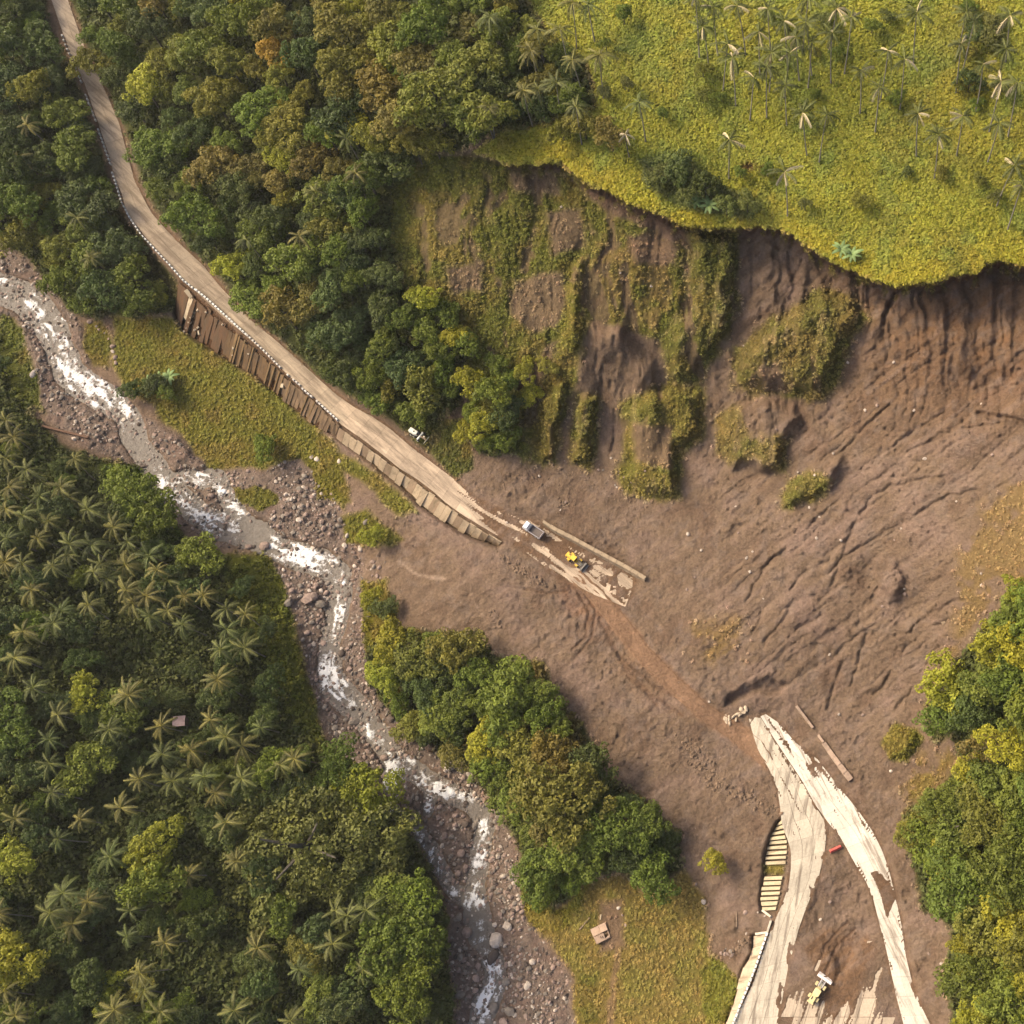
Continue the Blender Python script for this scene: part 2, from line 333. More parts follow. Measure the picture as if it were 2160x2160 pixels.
# general roughness
rough = SOIL * 0.42 + (1 - SOIL) * 0.25
Z = Z + rough * (fbm(U / 15, V / 15, 61, 4, 0.6)) + SOIL * (0.5 * fbm(U / 60, V / 60, 67, 3) + 0.22 * fbm(U / 5, V / 5, 68, 2))
clod = np.clip(fbm(U / 7, V / 7, 71, 2) - 0.35, 0, 1) * SOIL * sstep(-0.1, 0.3, fbm(U / 70, V / 70, 73, 3))
Z = Z + 1.6 * clod

# ---- roads carve
def zpath(u, v, pts):
    best = np.full(np.shape(u), 1e9); zz = np.zeros(np.shape(u))
    for a, b in zip(pts[:-1], pts[1:]):
        d, t = d_seg(u, v, a, b)
        m = d < best
        best = np.where(m, d, best)
        zz = np.where(m, a[2] * (1 - t) + b[2] * t, zz)
    return zz, best

road_poly = ROAD_L + ROAD_R[::-1]
left_poly = LOW_L + LOW_M[::-1]
right_poly = RT_L + RT_R[::-1]
sd_road = sd_poly(U, V, road_poly); sd_left = sd_poly(U, V, left_poly); sd_right = sd_poly(U, V, right_poly)
zr, _ = zpath(U, V, ROAD_Z); zl, _ = zpath(U, V, LOW_Z); zt, _ = zpath(U, V, RT_Z)
mudn = fbm(s_ac / 7, s_al / 34, 81, 4, 0.6)      # streaky mud left along the carriageways
mudn2 = fbm((U * 0.85 + V * 0.53) / 55, (-U * 0.53 + V * 0.85) / 6, 83, 4, 0.6)

def carve(sd, zz, Z, cover, soft=16):
    """ground 0.28 m under the slabs; COVER (0..1) lifts mud over them"""
    w = sstep(soft, 2, sd)
    return Z * (1 - w) + (zz - 0.12 + 0.26 * cover) * w

mud_amt = sstep(800, 960, U) * sstep(1300, 1000, U)                       # the slide end of the upper road
cover_r = np.clip(sstep(-0.45, 0.05, mudn2 + 0.85 * (mud_amt - 0.86)), 0, 1) * sstep(760, 860, U)
cover_r = np.maximum(cover_r, sstep(0.10, 0.32, fbm(U / 26, V / 26, 87, 3)) * 0.9 * sstep(-7, 2, sd_road))
cover_r = np.maximum(cover_r, sstep(-0.15, 0.2, fbm(U / 12, V / 12, 85, 4)) * sstep(-12, 0, sd_road) * sstep(900, 1000, U))
cover_r = np.maximum(cover_r, sstep(-0.2, 0.12, fbm(U / 14, V / 14, 86, 4)) * sstep(1060, 1120, U))
smear = fbm((U * 0.86 - V * 0.5) / 6, (U * 0.5 + V * 0.86) / 48, 82, 4, 0.6)
cover_l = sstep(0.16, 0.36, smear) * sstep(1680, 1540, V) + sstep(-.1, 0.25, fbm(U / 9, V / 16, 89, 4, .6)) * sstep(-10, 1, sd_left) + sstep(-.05, .2, fbm(U / 13, V / 30, 90, 3, .6)) * sstep(22, 6, d_line(U, V, LOW_M[6:])) * sstep(1560, 1600, V)
cover_t = sstep(0.0, 0.4, fbm(U / 8, V / 26, 93, 4, .6)) * sstep(-10, 1, sd_right) * sstep(1350, 1420, V) + sstep(0.16, 0.36, smear) * sstep(1680, 1540, V)
sd_wash = sd_poly(UW, VW, [(1610, 1640), (1675, 1640), (1690, 1700), (1675, 1740), (1640, 1680)])
cover_t = np.maximum(cover_t, sstep(5, -5, sd_wash + 14 * fbm(U / 12, V / 30, 94, 4, .6)) * 0.95 * sstep(11, 17, d_line(U, V, RT_L)))
cover_t = np.maximum(cover_t, sstep(.12, .3, fbm((U * 0.9 - V * 0.42) / 5, (U * 0.42 + V * 0.9) / 60, 98, 4, .6)) * sstep(-13, -2, sd_right) * sstep(1400, 1500, V))
Z = carve(sd_road, zr, Z, np.clip(cover_r, 0, 1))
Z = carve(sd_right, zt, Z, np.clip(cover_t, 0, 1), 12)
Z = carve(sd_left, zl, Z, np.clip(cover_l, 0, 1), 12)
# apron of concrete left under streaks of mud between the carriageways
APRON = c9([(560, 1700), (640, 1560), (700, 1640), (690, 1720), (740, 1640), (790, 1600), (780, 1700), (830, 1860), (900, 1800), (930, 1740), (960, 1860), (990, 1700), (1060, 1540), (1105, 1525), (1150, 1620),
            (1180, 1760), (1225, 1932), (1260, 2120), (450, 2120), (520, 1932)])
sd_ap = sd_poly(U + 3 * fbm(U / 8, V / 8, 95, 3), V + 3 * fbm(U / 8, V / 8, 96, 3), APRON)
streak = fbm((U + 0.35 * V) / 7, (V - 0.35 * U) / 60, 97, 4, 0.6)
ap_cover = sstep(-0.28, 0.04, streak - 0.75 * sstep(1830, 1950, V) + 0.33)
ap_cover = np.maximum(ap_cover, sstep(-9, -2, sd_ap))
w = sstep(34, 22, sd_ap) * sstep(-1, 3, np.minimum(sd_left, sd_right))
Z = Z * (1 - w) + (18.3 + (U - 1500) * 0.006 - 0.12 + 0.26 * ap_cover) * w

# track: a low, smooth graded strip
d_tr = d_caps(U, V, TRACK)
w = sstep(10, -4, d_tr)
Z = Z * (1 - 0.35 * w) + 0.35 * w * np.clip(rbf(CTRL + LOWC, U, V), -6, 160)

RUTS = [[(1030, 1075), (1085, 1110), (1110, 1150), (1105, 1200), (1080, 1225)], [(1040, 1068), (1097, 1105), (1123, 1150), (1117, 1205), (1090, 1235)], [(1130, 1165), (1160, 1230), (1230, 1290), (1300, 1330)], [(1140, 1175), (1170, 1245), (1225, 1310), (1290, 1350)],
        [(1150, 1200), (1185, 1275), (1240, 1330)], [(1070, 1115), (1030, 1120), (990, 1112)], [(1540, 1830), (1560, 1780), (1600, 1740)], [(1556, 1836), (1577, 1790), (1612, 1752)]]
DR = np.full(U.shape, 1e9)
for c in RUTS: DR = np.minimum(DR, d_line(U + 3 * fbm(U / 20, V / 20, 99, 2), V + 3 * fbm(U / 20, V / 20, 100, 2), c))
Z = Z - 0.28 * sstep(3.6, 1.0, DR) + 0.16 * sstep(2.5, 4.5, DR) * sstep(7, 4.5, DR)

# ---- faced slopes below the roads (ground kept behind the facing)
W1_T = [(338, 528), (372, 560), (412, 598), (455, 636), (500, 674), (540, 712), (580, 746), (614, 778), (640, 804)]
W1_B = [(330, 592), (344, 622), (392, 655), (440, 686), (480, 708), (520, 742), (560, 775), (595, 805), (632, 822)]
W2_T = [(640, 806), (677, 833), (711, 859), (741, 879), (777, 903), (801, 922), (824, 938), (857, 965), (891, 988), (921, 1008), (946, 1023)]
W2_B = [(634, 826), (668, 852), (700, 872), (726, 896), (752, 914), (775, 934), (790, 952), (828, 978), (860, 998), (891, 1014), (940, 1030)]
W3_T = c9([(566, 770), (578, 850), (590, 900), (590, 950), (585, 1000), (582, 1050), (565, 1120), (555, 1170), (545, 1220), (525, 1290)])
W3_B = c9([(540, 790), (505, 860), (480, 930), (468, 980), (465, 1020), (465, 1080), (455, 1120), (445, 1180), (440, 1240), (450, 1295)])
W4_T = c9([(472, 1420), (440, 1520), (405, 1620), (370, 1710), (330, 1810), (282, 1932), (215, 2100)])
W4_B = c9([(395, 1435), (395, 1530), (330, 1630), (318, 1700), (290, 1800), (262, 1880), (180, 2100)])

FACES = [('W1', W1_T, W1_B, 19.6, 9.5), ('W2', W2_T, W2_B, 18.0, 13.0), ('W3', W3_T, W3_B, 17.7, 15.3), ('W4', W4_T, W4_B, 17.6, 14.2)]
for name, T, B, zt_, zb_ in FACES:
    poly = T + B[::-1]
    sd = sd_poly(U, V, poly)
    dT = d_line(U, V, T); dB = d_line(U, V, B)
    t = dT / (dT + dB + 1e-6)
    if name == 'W1':
        zz = np.interp(U, [338, 412, 500, 640], [20.6, 19.6, 18.9, 18.4]) * (1 - t) + np.interp(U, [330, 640], [10.5, 13.0]) * t
    else:
        zz = zt_ * (1 - t) + zb_ * t
    w = sstep(7, 0, sd)
    Z = np.where(w > 0, Z * (1 - w) + (zz - 0.55) * w, Z)

# ---- river bed
sd_riv = d_caps(U + 4 * fbm(U / 18, V / 18, 101, 3), V + 4 * fbm(U / 18, V / 18, 103, 3), RIVER)
for r in (RIV2, RIV3, RIV4, RIV5):
    sd_riv = np.minimum(sd_riv, d_caps(U + 4 * fbm(U / 18, V / 18, 101, 3), V + 4 * fbm(U / 18, V / 18, 103, 3), r))
zriv = np.interp(np.arange(1), [0, 1], [0, 0])
def river_z(u, v):
    p = np.array(RIVZ)
    best = np.full(np.shape(u), 1e9); zz = np.zeros(np.shape(u))
    for a, b in zip(p[:-1], p[1:]):
        d, t = d_seg(u, v, a, b)
        m = d < best
        best = np.where(m, d, best); zz = np.where(m, a[2] * (1 - t) + b[2] * t, zz)
    return zz
sd_riv = sd_riv - 3.5
ZW = river_z(U, V)
sd_gra = np.full(U.shape, 90.0)
for g in GRAVEL:
    sd_gra = np.minimum(sd_gra, sd_poly(UW, VW, g))
gz = ZW + 0.35 + 0.5 * fbm(U / 22, V / 22, 107, 3) + 0.03 * np.clip(sd_riv, 0, 60) + 0.35 * fbm(U / 6, V / 6, 109, 2)
w = sstep(14, -8, sd_gra)
Z = Z * (1 - w) + gz * w
w = sstep(5, -5, sd_riv)
Z = Z * (1 - w) + np.minimum(Z, ZW - 0.8) * w

# ------------------------------------------------------------------ samplers
def sample(F, u, v):
    u = np.clip(np.asarray(u, float), AX[0] + 1e-3, AX[-1] - 1e-3); v = np.clip(np.asarray(v, float), AY[0] + 1e-3, AY[-1] - 1e-3)
    i = np.clip(np.searchsorted(AX, u) - 1, 0, len(AX) - 2); j = np.clip(np.searchsorted(AY, v) - 1, 0, len(AY) - 2)
    fu = (u - AX[i]) / (AX[i + 1] - AX[i]); fv = (v - AY[j]) / (AY[j + 1] - AY[j])
    if F.ndim == 3:
        fu = fu[..., None]; fv = fv[..., None]
    return (F[j, i] * (1 - fu) + F[j, i + 1] * fu) * (1 - fv) + (F[j + 1, i] * (1 - fu) + F[j + 1, i + 1] * fu) * fv

def zat(u, v):
    return sample(Z, u, v)

def at(u, v, dz=0.0):
    z = zat(u, v)
    return unproj(np.asarray(u, float), np.asarray(v, float), z + dz)

def base_below(u, v, h):
    """ground point whose top, h metres above it, shows at (u, v)"""
    z0 = zat(u, v)
    P = unproj(u, v, z0 + h)
    zg = z0
    for _ in range(8):
        uu, vv = proj(np.stack([P[..., 0], P[..., 1], zg], -1))
        zg = 0.5 * zg + 0.5 * zat(uu, vv)
        P = unproj(u, v, zg + h)
    return np.stack([P[..., 0], P[..., 1], zg], -1)

# ------------------------------------------------------------------ colours
def lin(c):
    c = np.array(c, float) / 255.0
    return np.where(c <= 0.04045, c / 12.92, ((c + 0.055) / 1.055) ** 2.4)
K = 1 / 1.45
def alb(r, g, b, k=1.0):
    return lin((r, g, b)) * K * k

SOIL_C = alb(135, 112, 90)
C = np.ones(U.shape + (3,)) * SOIL_C
D = np.zeros(U.shape)                     # how much low greenery grows here
H = np.ones(U.shape)                      # its height
def paint(mask, col, dens=None, hgt=None):
    global C, D, H
    m = mask[..., None]
    C = C * (1 - m) + np.asarray(col) * m
    if dens is not None:
        D = D * (1 - mask) + dens * mask
    if hgt is not None:
        H = H * (1 - mask) + hgt * mask
n1 = fbm(U / 60, V / 60, 121, 4); n2 = fbm(U / 22, V / 22, 127, 4); n3 = fbm(U / 130, V / 130, 131, 3)
# soil tones of the slide
paint(sstep(-0.1, 0.6, n1) * 0.8, alb(147, 122, 106))
paint(sstep(0.1, 0.6, -n1) * 0.7, alb(122, 97, 78))
paint(sstep(1500, 1750, U) * sstep(900, 700, V) * 0.65, alb(128, 97, 70))
paint(sstep(1600, 1800, U) * sstep(820, 640, V) * sstep(-0.1, 0.3, n2) * 0.6, alb(138, 101, 70))
paint(sstep(40, 0, below) * sstep(880, 980, U) * 0.75, alb(92, 62, 45))
FOREST = {
    'a': [(-260, -260), (85, -260), (85, -20), (92, 60), (118, 95), (150, 170), (195, 300), (222, 400), (280, 475), (335, 540), (340, 585), (250, 598), (180, 596), (130, 590), (100, 540), (60, 490), (0, 450), (-260, 400)],
    'b': [(135, -260), (135, 0), (166, 90), (205, 167), (236, 233), (252, 300), (270, 345), (310, 410), (360, 465), (425, 535), (465, 585), (535, 640), (580, 690), (650, 740), (720, 780), (760, 800), (830, 785), (870, 760),
          (885, 690), (870, 600), (770, 545), (735, 450), (750, 350), (790, 292), (870, 280), (950, 242), (1040, 225), (1120, 195), (1100, 120), (1030, 60), (990, 0), (1000, -260)],
    'c': [(902, 709), (982, 706), (985, 858), (910, 852), (882, 780)],
    'd': [(-260, 590), (0, 610), (30, 700), (60, 790), (130, 850), (200, 870), (270, 880), (290, 930), (330, 980), (350, 1022), (430, 1050), (500, 1050), (530, 1110), (555, 1210), (575, 1300), (600, 1385), (640, 1440), (700, 1495),
          (745, 1530), (790, 1600), (815, 1650), (840, 1720), (845, 1800), (858, 1932), (870, 2200), (-260, 2200)],
    'e': [(690, 1100), (735, 1130), (750, 1185), (830, 1195), (900, 1190), (930, 1240), (1030, 1250), (1040, 1320), (1100, 1370), (1140, 1470), (1200, 1500), (1280, 1570), (1285, 1640), (1230, 1680), (1170, 1640), (1110, 1650),
          (1065, 1700), (1000, 1720), (978, 1600), (950, 1540), (910, 1490), (880, 1440), (800, 1405), (740, 1350), (700, 1290), (690, 1220)],
    'f': [(2200, 1000), (1932, 1080), (1900, 1140), (1840, 1210), (1775, 1280), (1745, 1330), (1760, 1395), (1800, 1390), (1815, 1440), (1775, 1490), (1710, 1530), (1715, 1600), (1740, 1710), (1800, 1750), (1785, 1850), (1800, 1932), (1810, 2200), (2200, 2200)],
}
SDF = {k: sd_poly(UW, VW, p) for k, p in FOREST.items()}
GREENS = [   # polygon, display colour, density, height
    ([(430, 1048), (510, 1048), (540, 1110), (562, 1200), (590, 1300), (612, 1392), (655, 1450), (600, 1420), (550, 1350), (510, 1270), (465, 1180), (435, 1110)], (110, 112, 38), .95, .9),
    ([(190, 872), (270, 880), (290, 930), (335, 985), (350, 1022), (300, 1020), (240, 960), (195, 910)], (92, 104, 36), .95, 1.2),
    ([(0, 585), (40, 620), (75, 720), (85, 780), (40, 760), (0, 700)], (104, 106, 38), .9, .9),
    ([(1000, -260), (1000, 0), (1040, 60), (1110, 120), (1130, 200), (1040, 235), (960, 250)] + EDGE[2:-1] + [(2500, 450), (2500, -260)], (146, 144, 50), 1.0, 1.0),
    ([(745, 350), (790, 295), (880, 290), (960, 318), (1040, 322), (1090, 350), (1150, 400), (1230, 440), (1290, 470), (1290, 580), (1240, 640), (1110, 600), (1090, 640), (1085, 720), (1040, 800), (990, 870), (890, 790), (870, 610), (770, 545), (735, 450)], (116, 114, 44), 1.0, .6),
    ([(1110, 430), (1290, 440), (1295, 560), (1250, 640), (1180, 600), (1110, 590)], (126, 108, 58), .5, .6),
    (BLOCKS['ridge'][0], (132, 120, 50), .9, .5),
    ([(1301, 430), (1389, 440), (1389, 590), (1370, 640), (1330, 700), (1310, 725), (1260, 720), (1245, 640), (1290, 580)], (114, 108, 48), .85, .5),
    ([(1010, 700), (1085, 660), (1085, 710), (1060, 790), (1050, 880), (1010, 880), (985, 850)], (122, 110, 48), .8, .55),
    (BLOCKS['column_b'][0], (126, 114, 50), .9, .5),
    (BLOCKS['knob'][0], (132, 120, 54), .9, .45),
    (BLOCKS['upper'][0], (122, 108, 56), .8, .45),
    ([(1349, 788), (1386, 765), (1401, 813), (1416, 826), (1491, 826), (1479, 891), (1441, 880), (1421, 858), (1405, 870), (1376, 870), (1356, 851)], (128, 112, 62), .75, .4),
    ([(1471, 961), (1484, 911), (1528, 891), (1566, 901), (1551, 931), (1496, 958)], (130, 118, 58), .9, .45),
    ([(2200, 860), (1932, 890), (1840, 960), (1800, 1050), (1795, 1190), (1755, 1260), (1745, 1330), (1830, 1215), (1900, 1130), (2200, 1010)], (132, 108, 70), .4, .5),
    ([(1300, 1170), (1400, 1160), (1420, 1240), (1340, 1260), (1300, 1230)], (138, 112, 72), .3, .4),
    ([(1700, 1430), (1800, 1400), (1810, 1440), (1775, 1495), (1700, 1545), (1690, 1500)], (124, 102, 56), .5, .6),
    (BLOCKS['grassblock'][0], (118, 112, 38), 1.0, .8),
    ([(1030, 1740), (1110, 1660), (1170, 1650), (1230, 1690), (1290, 1640), (1330, 1700), (1340, 1800), (1390, 1850), (1385, 1932), (1370, 2200), (1060, 2200), (1078, 1932), (1085, 1850), (1040, 1775), (985, 1745)], (128, 110, 56), .6, .6),
    ([(1320, 1830), (1350, 1800), (1392, 1850), (1388, 1932), (1330, 1932)], (118, 114, 38), .9, .8),
    ([(1090, 1845), (1125, 1840), (1130, 1932), (1090, 1932)], (116, 108, 44), .8, .7),
    ([(975, 1620), (1000, 1700), (1060, 1720), (1110, 1660), (1100, 1700), (1050, 1760), (990, 1745)], (122, 114, 36), .9, .8),
    ([(215, 600), (330, 600), (340, 625), (400, 662), (470, 705), (540, 755), (600, 810), (640, 850), (700, 885), (770, 940), (790, 968), (750, 975), (700, 925), (640, 880), (660, 940), (650, 962), (600, 905), (565, 868), (500, 882), (400, 885),
      (345, 825), (300, 790), (290, 760), (240, 740), (212, 690)], (130, 122, 46), .95, .75),
    ([(158, 612), (190, 605), (208, 640), (205, 690), (175, 690), (160, 660)], (122, 112, 40), .9, .7),
    ([(440, 925), (480, 912), (525, 930), (530, 950), (490, 965), (450, 950)], (124, 114, 44), .9, .7),
    ([(640, 975), (690, 960), (720, 990), (760, 1015), (740, 1030), (650, 1030)], (118, 112, 36), .95, .8),
    ([(680, 1095), (725, 1095), (748, 1150), (750, 1190), (690, 1230)], (124, 116, 34), .95, .8),
    ([(590, 880), (640, 870), (665, 950), (600, 940)], (122, 114, 38), .9, .7),
    ([(730, 775), (830, 790), (880, 790), (892, 880), (862, 905), (800, 850)], (92, 92, 36), .95, .7),
    ([(205, 360), (245, 420), (330, 525), (345, 560), (325, 560), (240, 460)], (90, 84, 42), .8, .6),
]
for k in 'abcdef':
    paint(sstep(10, -6, SDF[k]), alb(84, 88, 42), 0.95, 1.6)
for poly, col, dens, hgt in GREENS:
    sd = sd_poly(UW, VW, poly)
    if dens < .55: paint(sstep(22, -26, sd) * sstep(-.3, .3, n2 + .3 * n1 - .006 * sd), alb(*col), dens, hgt)
    elif hgt < .6: paint(sstep(14, -9, sd + 10 * fbm(U / 24, V / 40, 146, 4)) * (1 - .35 * sstep(.2, .45, fbm(U / 13, V / 40, 147, 3))), alb(*col), dens, hgt)
    else: paint(sstep(7, -7, sd), alb(*col), dens, hgt)
# meadow tones
mead = sstep(4, -8, below) * sstep(900, 1010, U) * sstep(6, -6, -SDF['b'])
paint(mead * sstep(90, 0, -below) * 0.75, alb(168, 152, 42))
paint(mead * sstep(0.0, 0.45, n1) * 0.7, alb(122, 130, 50))
paint(mead * sstep(0.05, 0.5, -n1) * 0.55, alb(156, 150, 44))
paint(mead * sstep(0.1, 0.5, n3) * 0.3, alb(146, 126, 50))
sd_sh = sd_poly(UW, VW, [(1205, 300), (1260, 285), (1310, 300), (1345, 345), (1400, 365), (1440, 385), (1420, 410), (1350, 405), (1290, 395), (1240, 370)])
paint(sstep(6, -6, sd_sh) * 0.8, alb(82, 88, 52), 1.0, 1.5)
# bare breaks in the vegetated faces
for poly in ([(838, 505), (910, 492), (918, 545), (850, 562)], [(970, 530), (1060, 508), (1070, 560), (1052, 622), (1000, 628), (958, 590)], [(1028, 400), (1100, 390), (1104, 470), (1040, 480)],
             [(955, 318), (1050, 322), (1060, 370), (970, 365)], [(1030, 650), (1060, 640), (1020, 720), (990, 760), (975, 740)], [(1180, 440), (1270, 440), (1280, 500), (1200, 500)], [(1190, 800), (1270, 800), (1270, 890), (1195, 870)],
             [(1430, 690), (1470, 680), (1490, 740), (1440, 738)], [(560, 700), (600, 745), (620, 810), (590, 800)], [(1130, 1700), (1175, 1700), (1180, 1790), (1130, 1800)]):
    paint(sstep(8, -10, sd_poly(UW, VW, poly)) * 0.8, alb(130, 104, 86), 0.0)
paint(sstep(0.15, 0.45, n2) * upper_face * 0.3, alb(118, 94, 66), None)
D = D * (1 - 0.35 * sstep(0.15, 0.45, n2) * upper_face)
bare = face_l * sstep(-.24, -.45, rib + .3 * n2)
paint(bare * .75, alb(122, 98, 78))
D = D * (1 - .9 * bare)
paint(sstep(10, 2, d_line(UW, VW, [(1165, 1785), (1158, 1850), (1150, 1940)])) * 0.8, alb(140, 112, 80), 0.1)
# gravel, mud at the water, soil by the roads, track
paint(sstep(10, -6, sd_gra) * sstep(0, 8, sd_riv) * (1 - sstep(0.5, 0.8, D)), alb(138, 119, 104), 0.0)
paint(sstep(10, -6, sd_gra) * sstep(0, 8, sd_riv) * (1 - sstep(0.5, 0.8, D)) * sstep(0, .5, n2) * 0.7, alb(130, 106, 92))
paint(sstep(9, -2, np.minimum(np.minimum(sd_road, sd_left), sd_right)), alb(126, 98, 74), 0.0)
paint(sstep(4, -3, sd_road) * sstep(840, 640, U) * 0.8, alb(122, 96, 68), 0.0)
for name, T, B, a_, b_ in FACES:
    paint(sstep(4, -3, sd_poly(U, V, T + B[::-1])), alb(92, 64, 40) if name == 'W1' else alb(104, 84, 58), 0.0)
paint(sstep(6, -4, sd_poly(U, V, c9([(455, 1030), (572, 1030), (572, 1080), (455, 1080)]))) * 0.8, alb(120, 112, 46), 0.6, 0.4)
orange = alb(153, 120, 93)
paint(sstep(8, -4, d_tr) * 0.9, orange, 0.0)
paint(sstep(8, -12, sd_poly(UW, VW, [(1050, 1090), (1130, 1100), (1180, 1160), (1150, 1190), (1070, 1160)])) * 0.7, alb(140, 104, 78), 0)
paint(sstep(12, -25, sd_poly(UW, VW, [(1130, 1230), (1200, 1210), (1330, 1340), (1280, 1380), (1190, 1310)])) * 0.55 * sstep(-0.3, 0.3, mudn2 + 0.1), alb(148, 117, 88), 0)
paint(sstep(10, -10, sd_poly(UW, VW, c9([(680, 1500), (800, 1380), (1040, 1430), (1090, 1500), (1000, 1750), (960, 1932), (800, 1932), (780, 1650)]))) * 0.85, alb(136, 104, 76), 0)
paint(sstep(5, 1, d_line(UW, VW, [(756, 1062), (786, 1084), (840, 1090)])) * .8, alb(182, 156, 132), 0)
paint(sstep(4, 1, d_line(UW, VW, [(884, 1098), (892, 1130), (930, 1190)])) * .4, alb(172, 146, 122), 0)
gmix = sstep(.35, .7, D) * (1 - mead) * (1 - sstep(10, -6, np.minimum.reduce([SDF[k] for k in 'abdf'])))
n4 = fbm(U / 34, V / 34, 145, 4)
paint(gmix * sstep(.05, .4, n4) * .4, alb(112, 116, 44))
paint(gmix * sstep(.05, .4, -n4) * .5, alb(140, 116, 58))
C = C * (1 - 0.3 * sstep(.5, .9, D)[..., None])          # dark litter under dense plants, with the shade of the gaps painted in
flowtone = fbm(s_ac / 11, s_al / 110, 148, 4, .6)
paint(SOIL * (1 - sstep(.2, .5, D)) * sstep(.05, .4, flowtone) * .45, alb(152, 128, 110))
paint(SOIL * (1 - sstep(.2, .5, D)) * sstep(.05, .4, -flowtone) * .45, alb(116, 94, 76))
paint(SOIL * (1 - sstep(.2, .5, D)) * sstep(.15, .4, fbm(U / 18, V / 18, 149, 4)) * .35, alb(138, 120, 106))
paint(sstep(4, 1, DR) * .5, alb(112, 84, 64), 0)
turf = sstep(0, 4, below) * sstep(34, 12, below) * sstep(.02, .3, fbm(U / 10, V / 22, 150, 3)) * sstep(880, 980, U)
paint(turf * .85, alb(124, 112, 46), .95, .8)
paint(mead * sstep(.1, .45, fbm(U / 38, V / 30, 152, 4)) * .45, alb(100, 112, 48), 1.0, 1.3)
paint(mead * sstep(14, 4, np.hypot((U - 1412) / 1.6, V - 314)) * .9, alb(96, 70, 44), 0)
C = C * (1 + 0.13 * n2[..., None]) * (1 + 0.10 * fbm(U / 7, V / 7, 141, 3)[..., None])
C = np.clip(C, 0.004, 0.9)

# ------------------------------------------------------------------ object helpers
def tag(o, label=None, cat=None, group=None, kind=None):
    if label: o['label'] = label
    if cat: o['category'] = cat
    if group: o['group'] = group
    if kind: o['kind'] = kind
    return o

def mesh_np(name, verts, faces, mat=None, smooth=False, cols=None, colname='tint'):
    """faces: (n, k) int array, or list of lists"""
    me = bpy.data.meshes.new(name)
    verts = np.asarray(verts, np.float32)
    faces = np.asarray(faces, np.int32)
    n, k = faces.shape
    me.vertices.add(len(verts)); me.vertices.foreach_set('co', verts.ravel())
    me.loops.add(n * k); me.loops.foreach_set('vertex_index', faces.ravel())
    me.polygons.add(n); me.polygons.foreach_set('loop_start', np.arange(0, n * k, k, dtype=np.int32))
    me.polygons.foreach_set('use_smooth', np.full(n, smooth))
    if cols is not None:
        a = me.attributes.new(colname, 'FLOAT_COLOR', 'POINT')
        c4 = np.concatenate([np.asarray(cols, np.float32), np.ones((len(verts), 1), np.float32)], 1)
        a.data.foreach_set('color', c4.ravel())
    me.update(calc_edges=True)
    me.validate()
    if mat: me.materials.append(mat)
    return me

def link(name, data, parent=None, loc=None, rot=None, scl=None):
    o = bpy.data.objects.new(name, data)
    COL.objects.link(o)
    if parent is not None: o.parent = parent
    if loc is not None: o.location = loc
    if rot is not None: o.rotation_euler = rot
    if scl is not None: o.scale = scl
    return o

class MB:
    """collects boxes, prisms and cylinders into one mesh"""
    def __init__(s): s.v = []; s.f = []
    def add(s, vs, fs):
        b = len(s.v); s.v += [tuple(x) for x in vs]; s.f += [tuple(i + b for i in f) for f in fs]; return s
    def box(s, c, d, taper=(1, 1), rot=None, shear=0.0):
        x, y, z = [k / 2 for k in d]; tx, ty = taper
        vs = [(-x, -y, -z), (x, -y, -z), (x, y, -z), (-x, y, -z), (-x * tx + shear, -y * ty, z), (x * tx + shear, -y * ty, z), (x * tx + shear, y * ty, z), (-x * tx + shear, y * ty, z)]
        if rot is not None:
            m = Euler(rot).to_matrix(); vs = [m @ Vector(p) for p in vs]
        vs = [(p[0] + c[0], p[1] + c[1], p[2] + c[2]) for p in vs]
        return s.add(vs, [(3, 2, 1, 0), (4, 5, 6, 7), (0, 1, 5, 4), (1, 2, 6, 5), (2, 3, 7, 6), (3, 0, 4, 7)])
    def cyl(s, c, r, h, axis='y', n=12, r2=None):
        r2 = r if r2 is None else r2; vs = []
        for k, (rr, t) in enumerate(((r, -h / 2), (r2, h / 2))):
            for i in range(n):
                a = 2 * math.pi * i / n; p, q = rr * math.cos(a), rr * math.sin(a)
                v = {'y': (p, t, q), 'z': (p, q, t), 'x': (t, p, q)}[axis]
                vs.append((v[0] + c[0], v[1] + c[1], v[2] + c[2]))
        fs = [(i, (i + 1) % n, n + (i + 1) % n, n + i) for i in range(n)] + [tuple(range(n - 1, -1, -1)), tuple(range(n, 2 * n))]
        return s.add(vs, fs)
    def build(s, name, mat, parent=None, bevel=0.0, color=None, smooth=False):
        me = bpy.data.meshes.new(name); me.from_pydata(s.v, [], s.f)
        bm = bmesh.new(); bm.from_mesh(me); bmesh.ops.recalc_face_normals(bm, faces=bm.faces)
        if bevel: bmesh.ops.bevel(bm, geom=list(bm.edges), offset=bevel, segments=1, affect='EDGES')
        bm.to_mesh(me); bm.free()
        me.materials.append(mat)
        if smooth: me.polygons.foreach_set('use_smooth', [True] * len(me.polygons))
        o = link(name, me, parent)
        if color: o.color = color
        return o

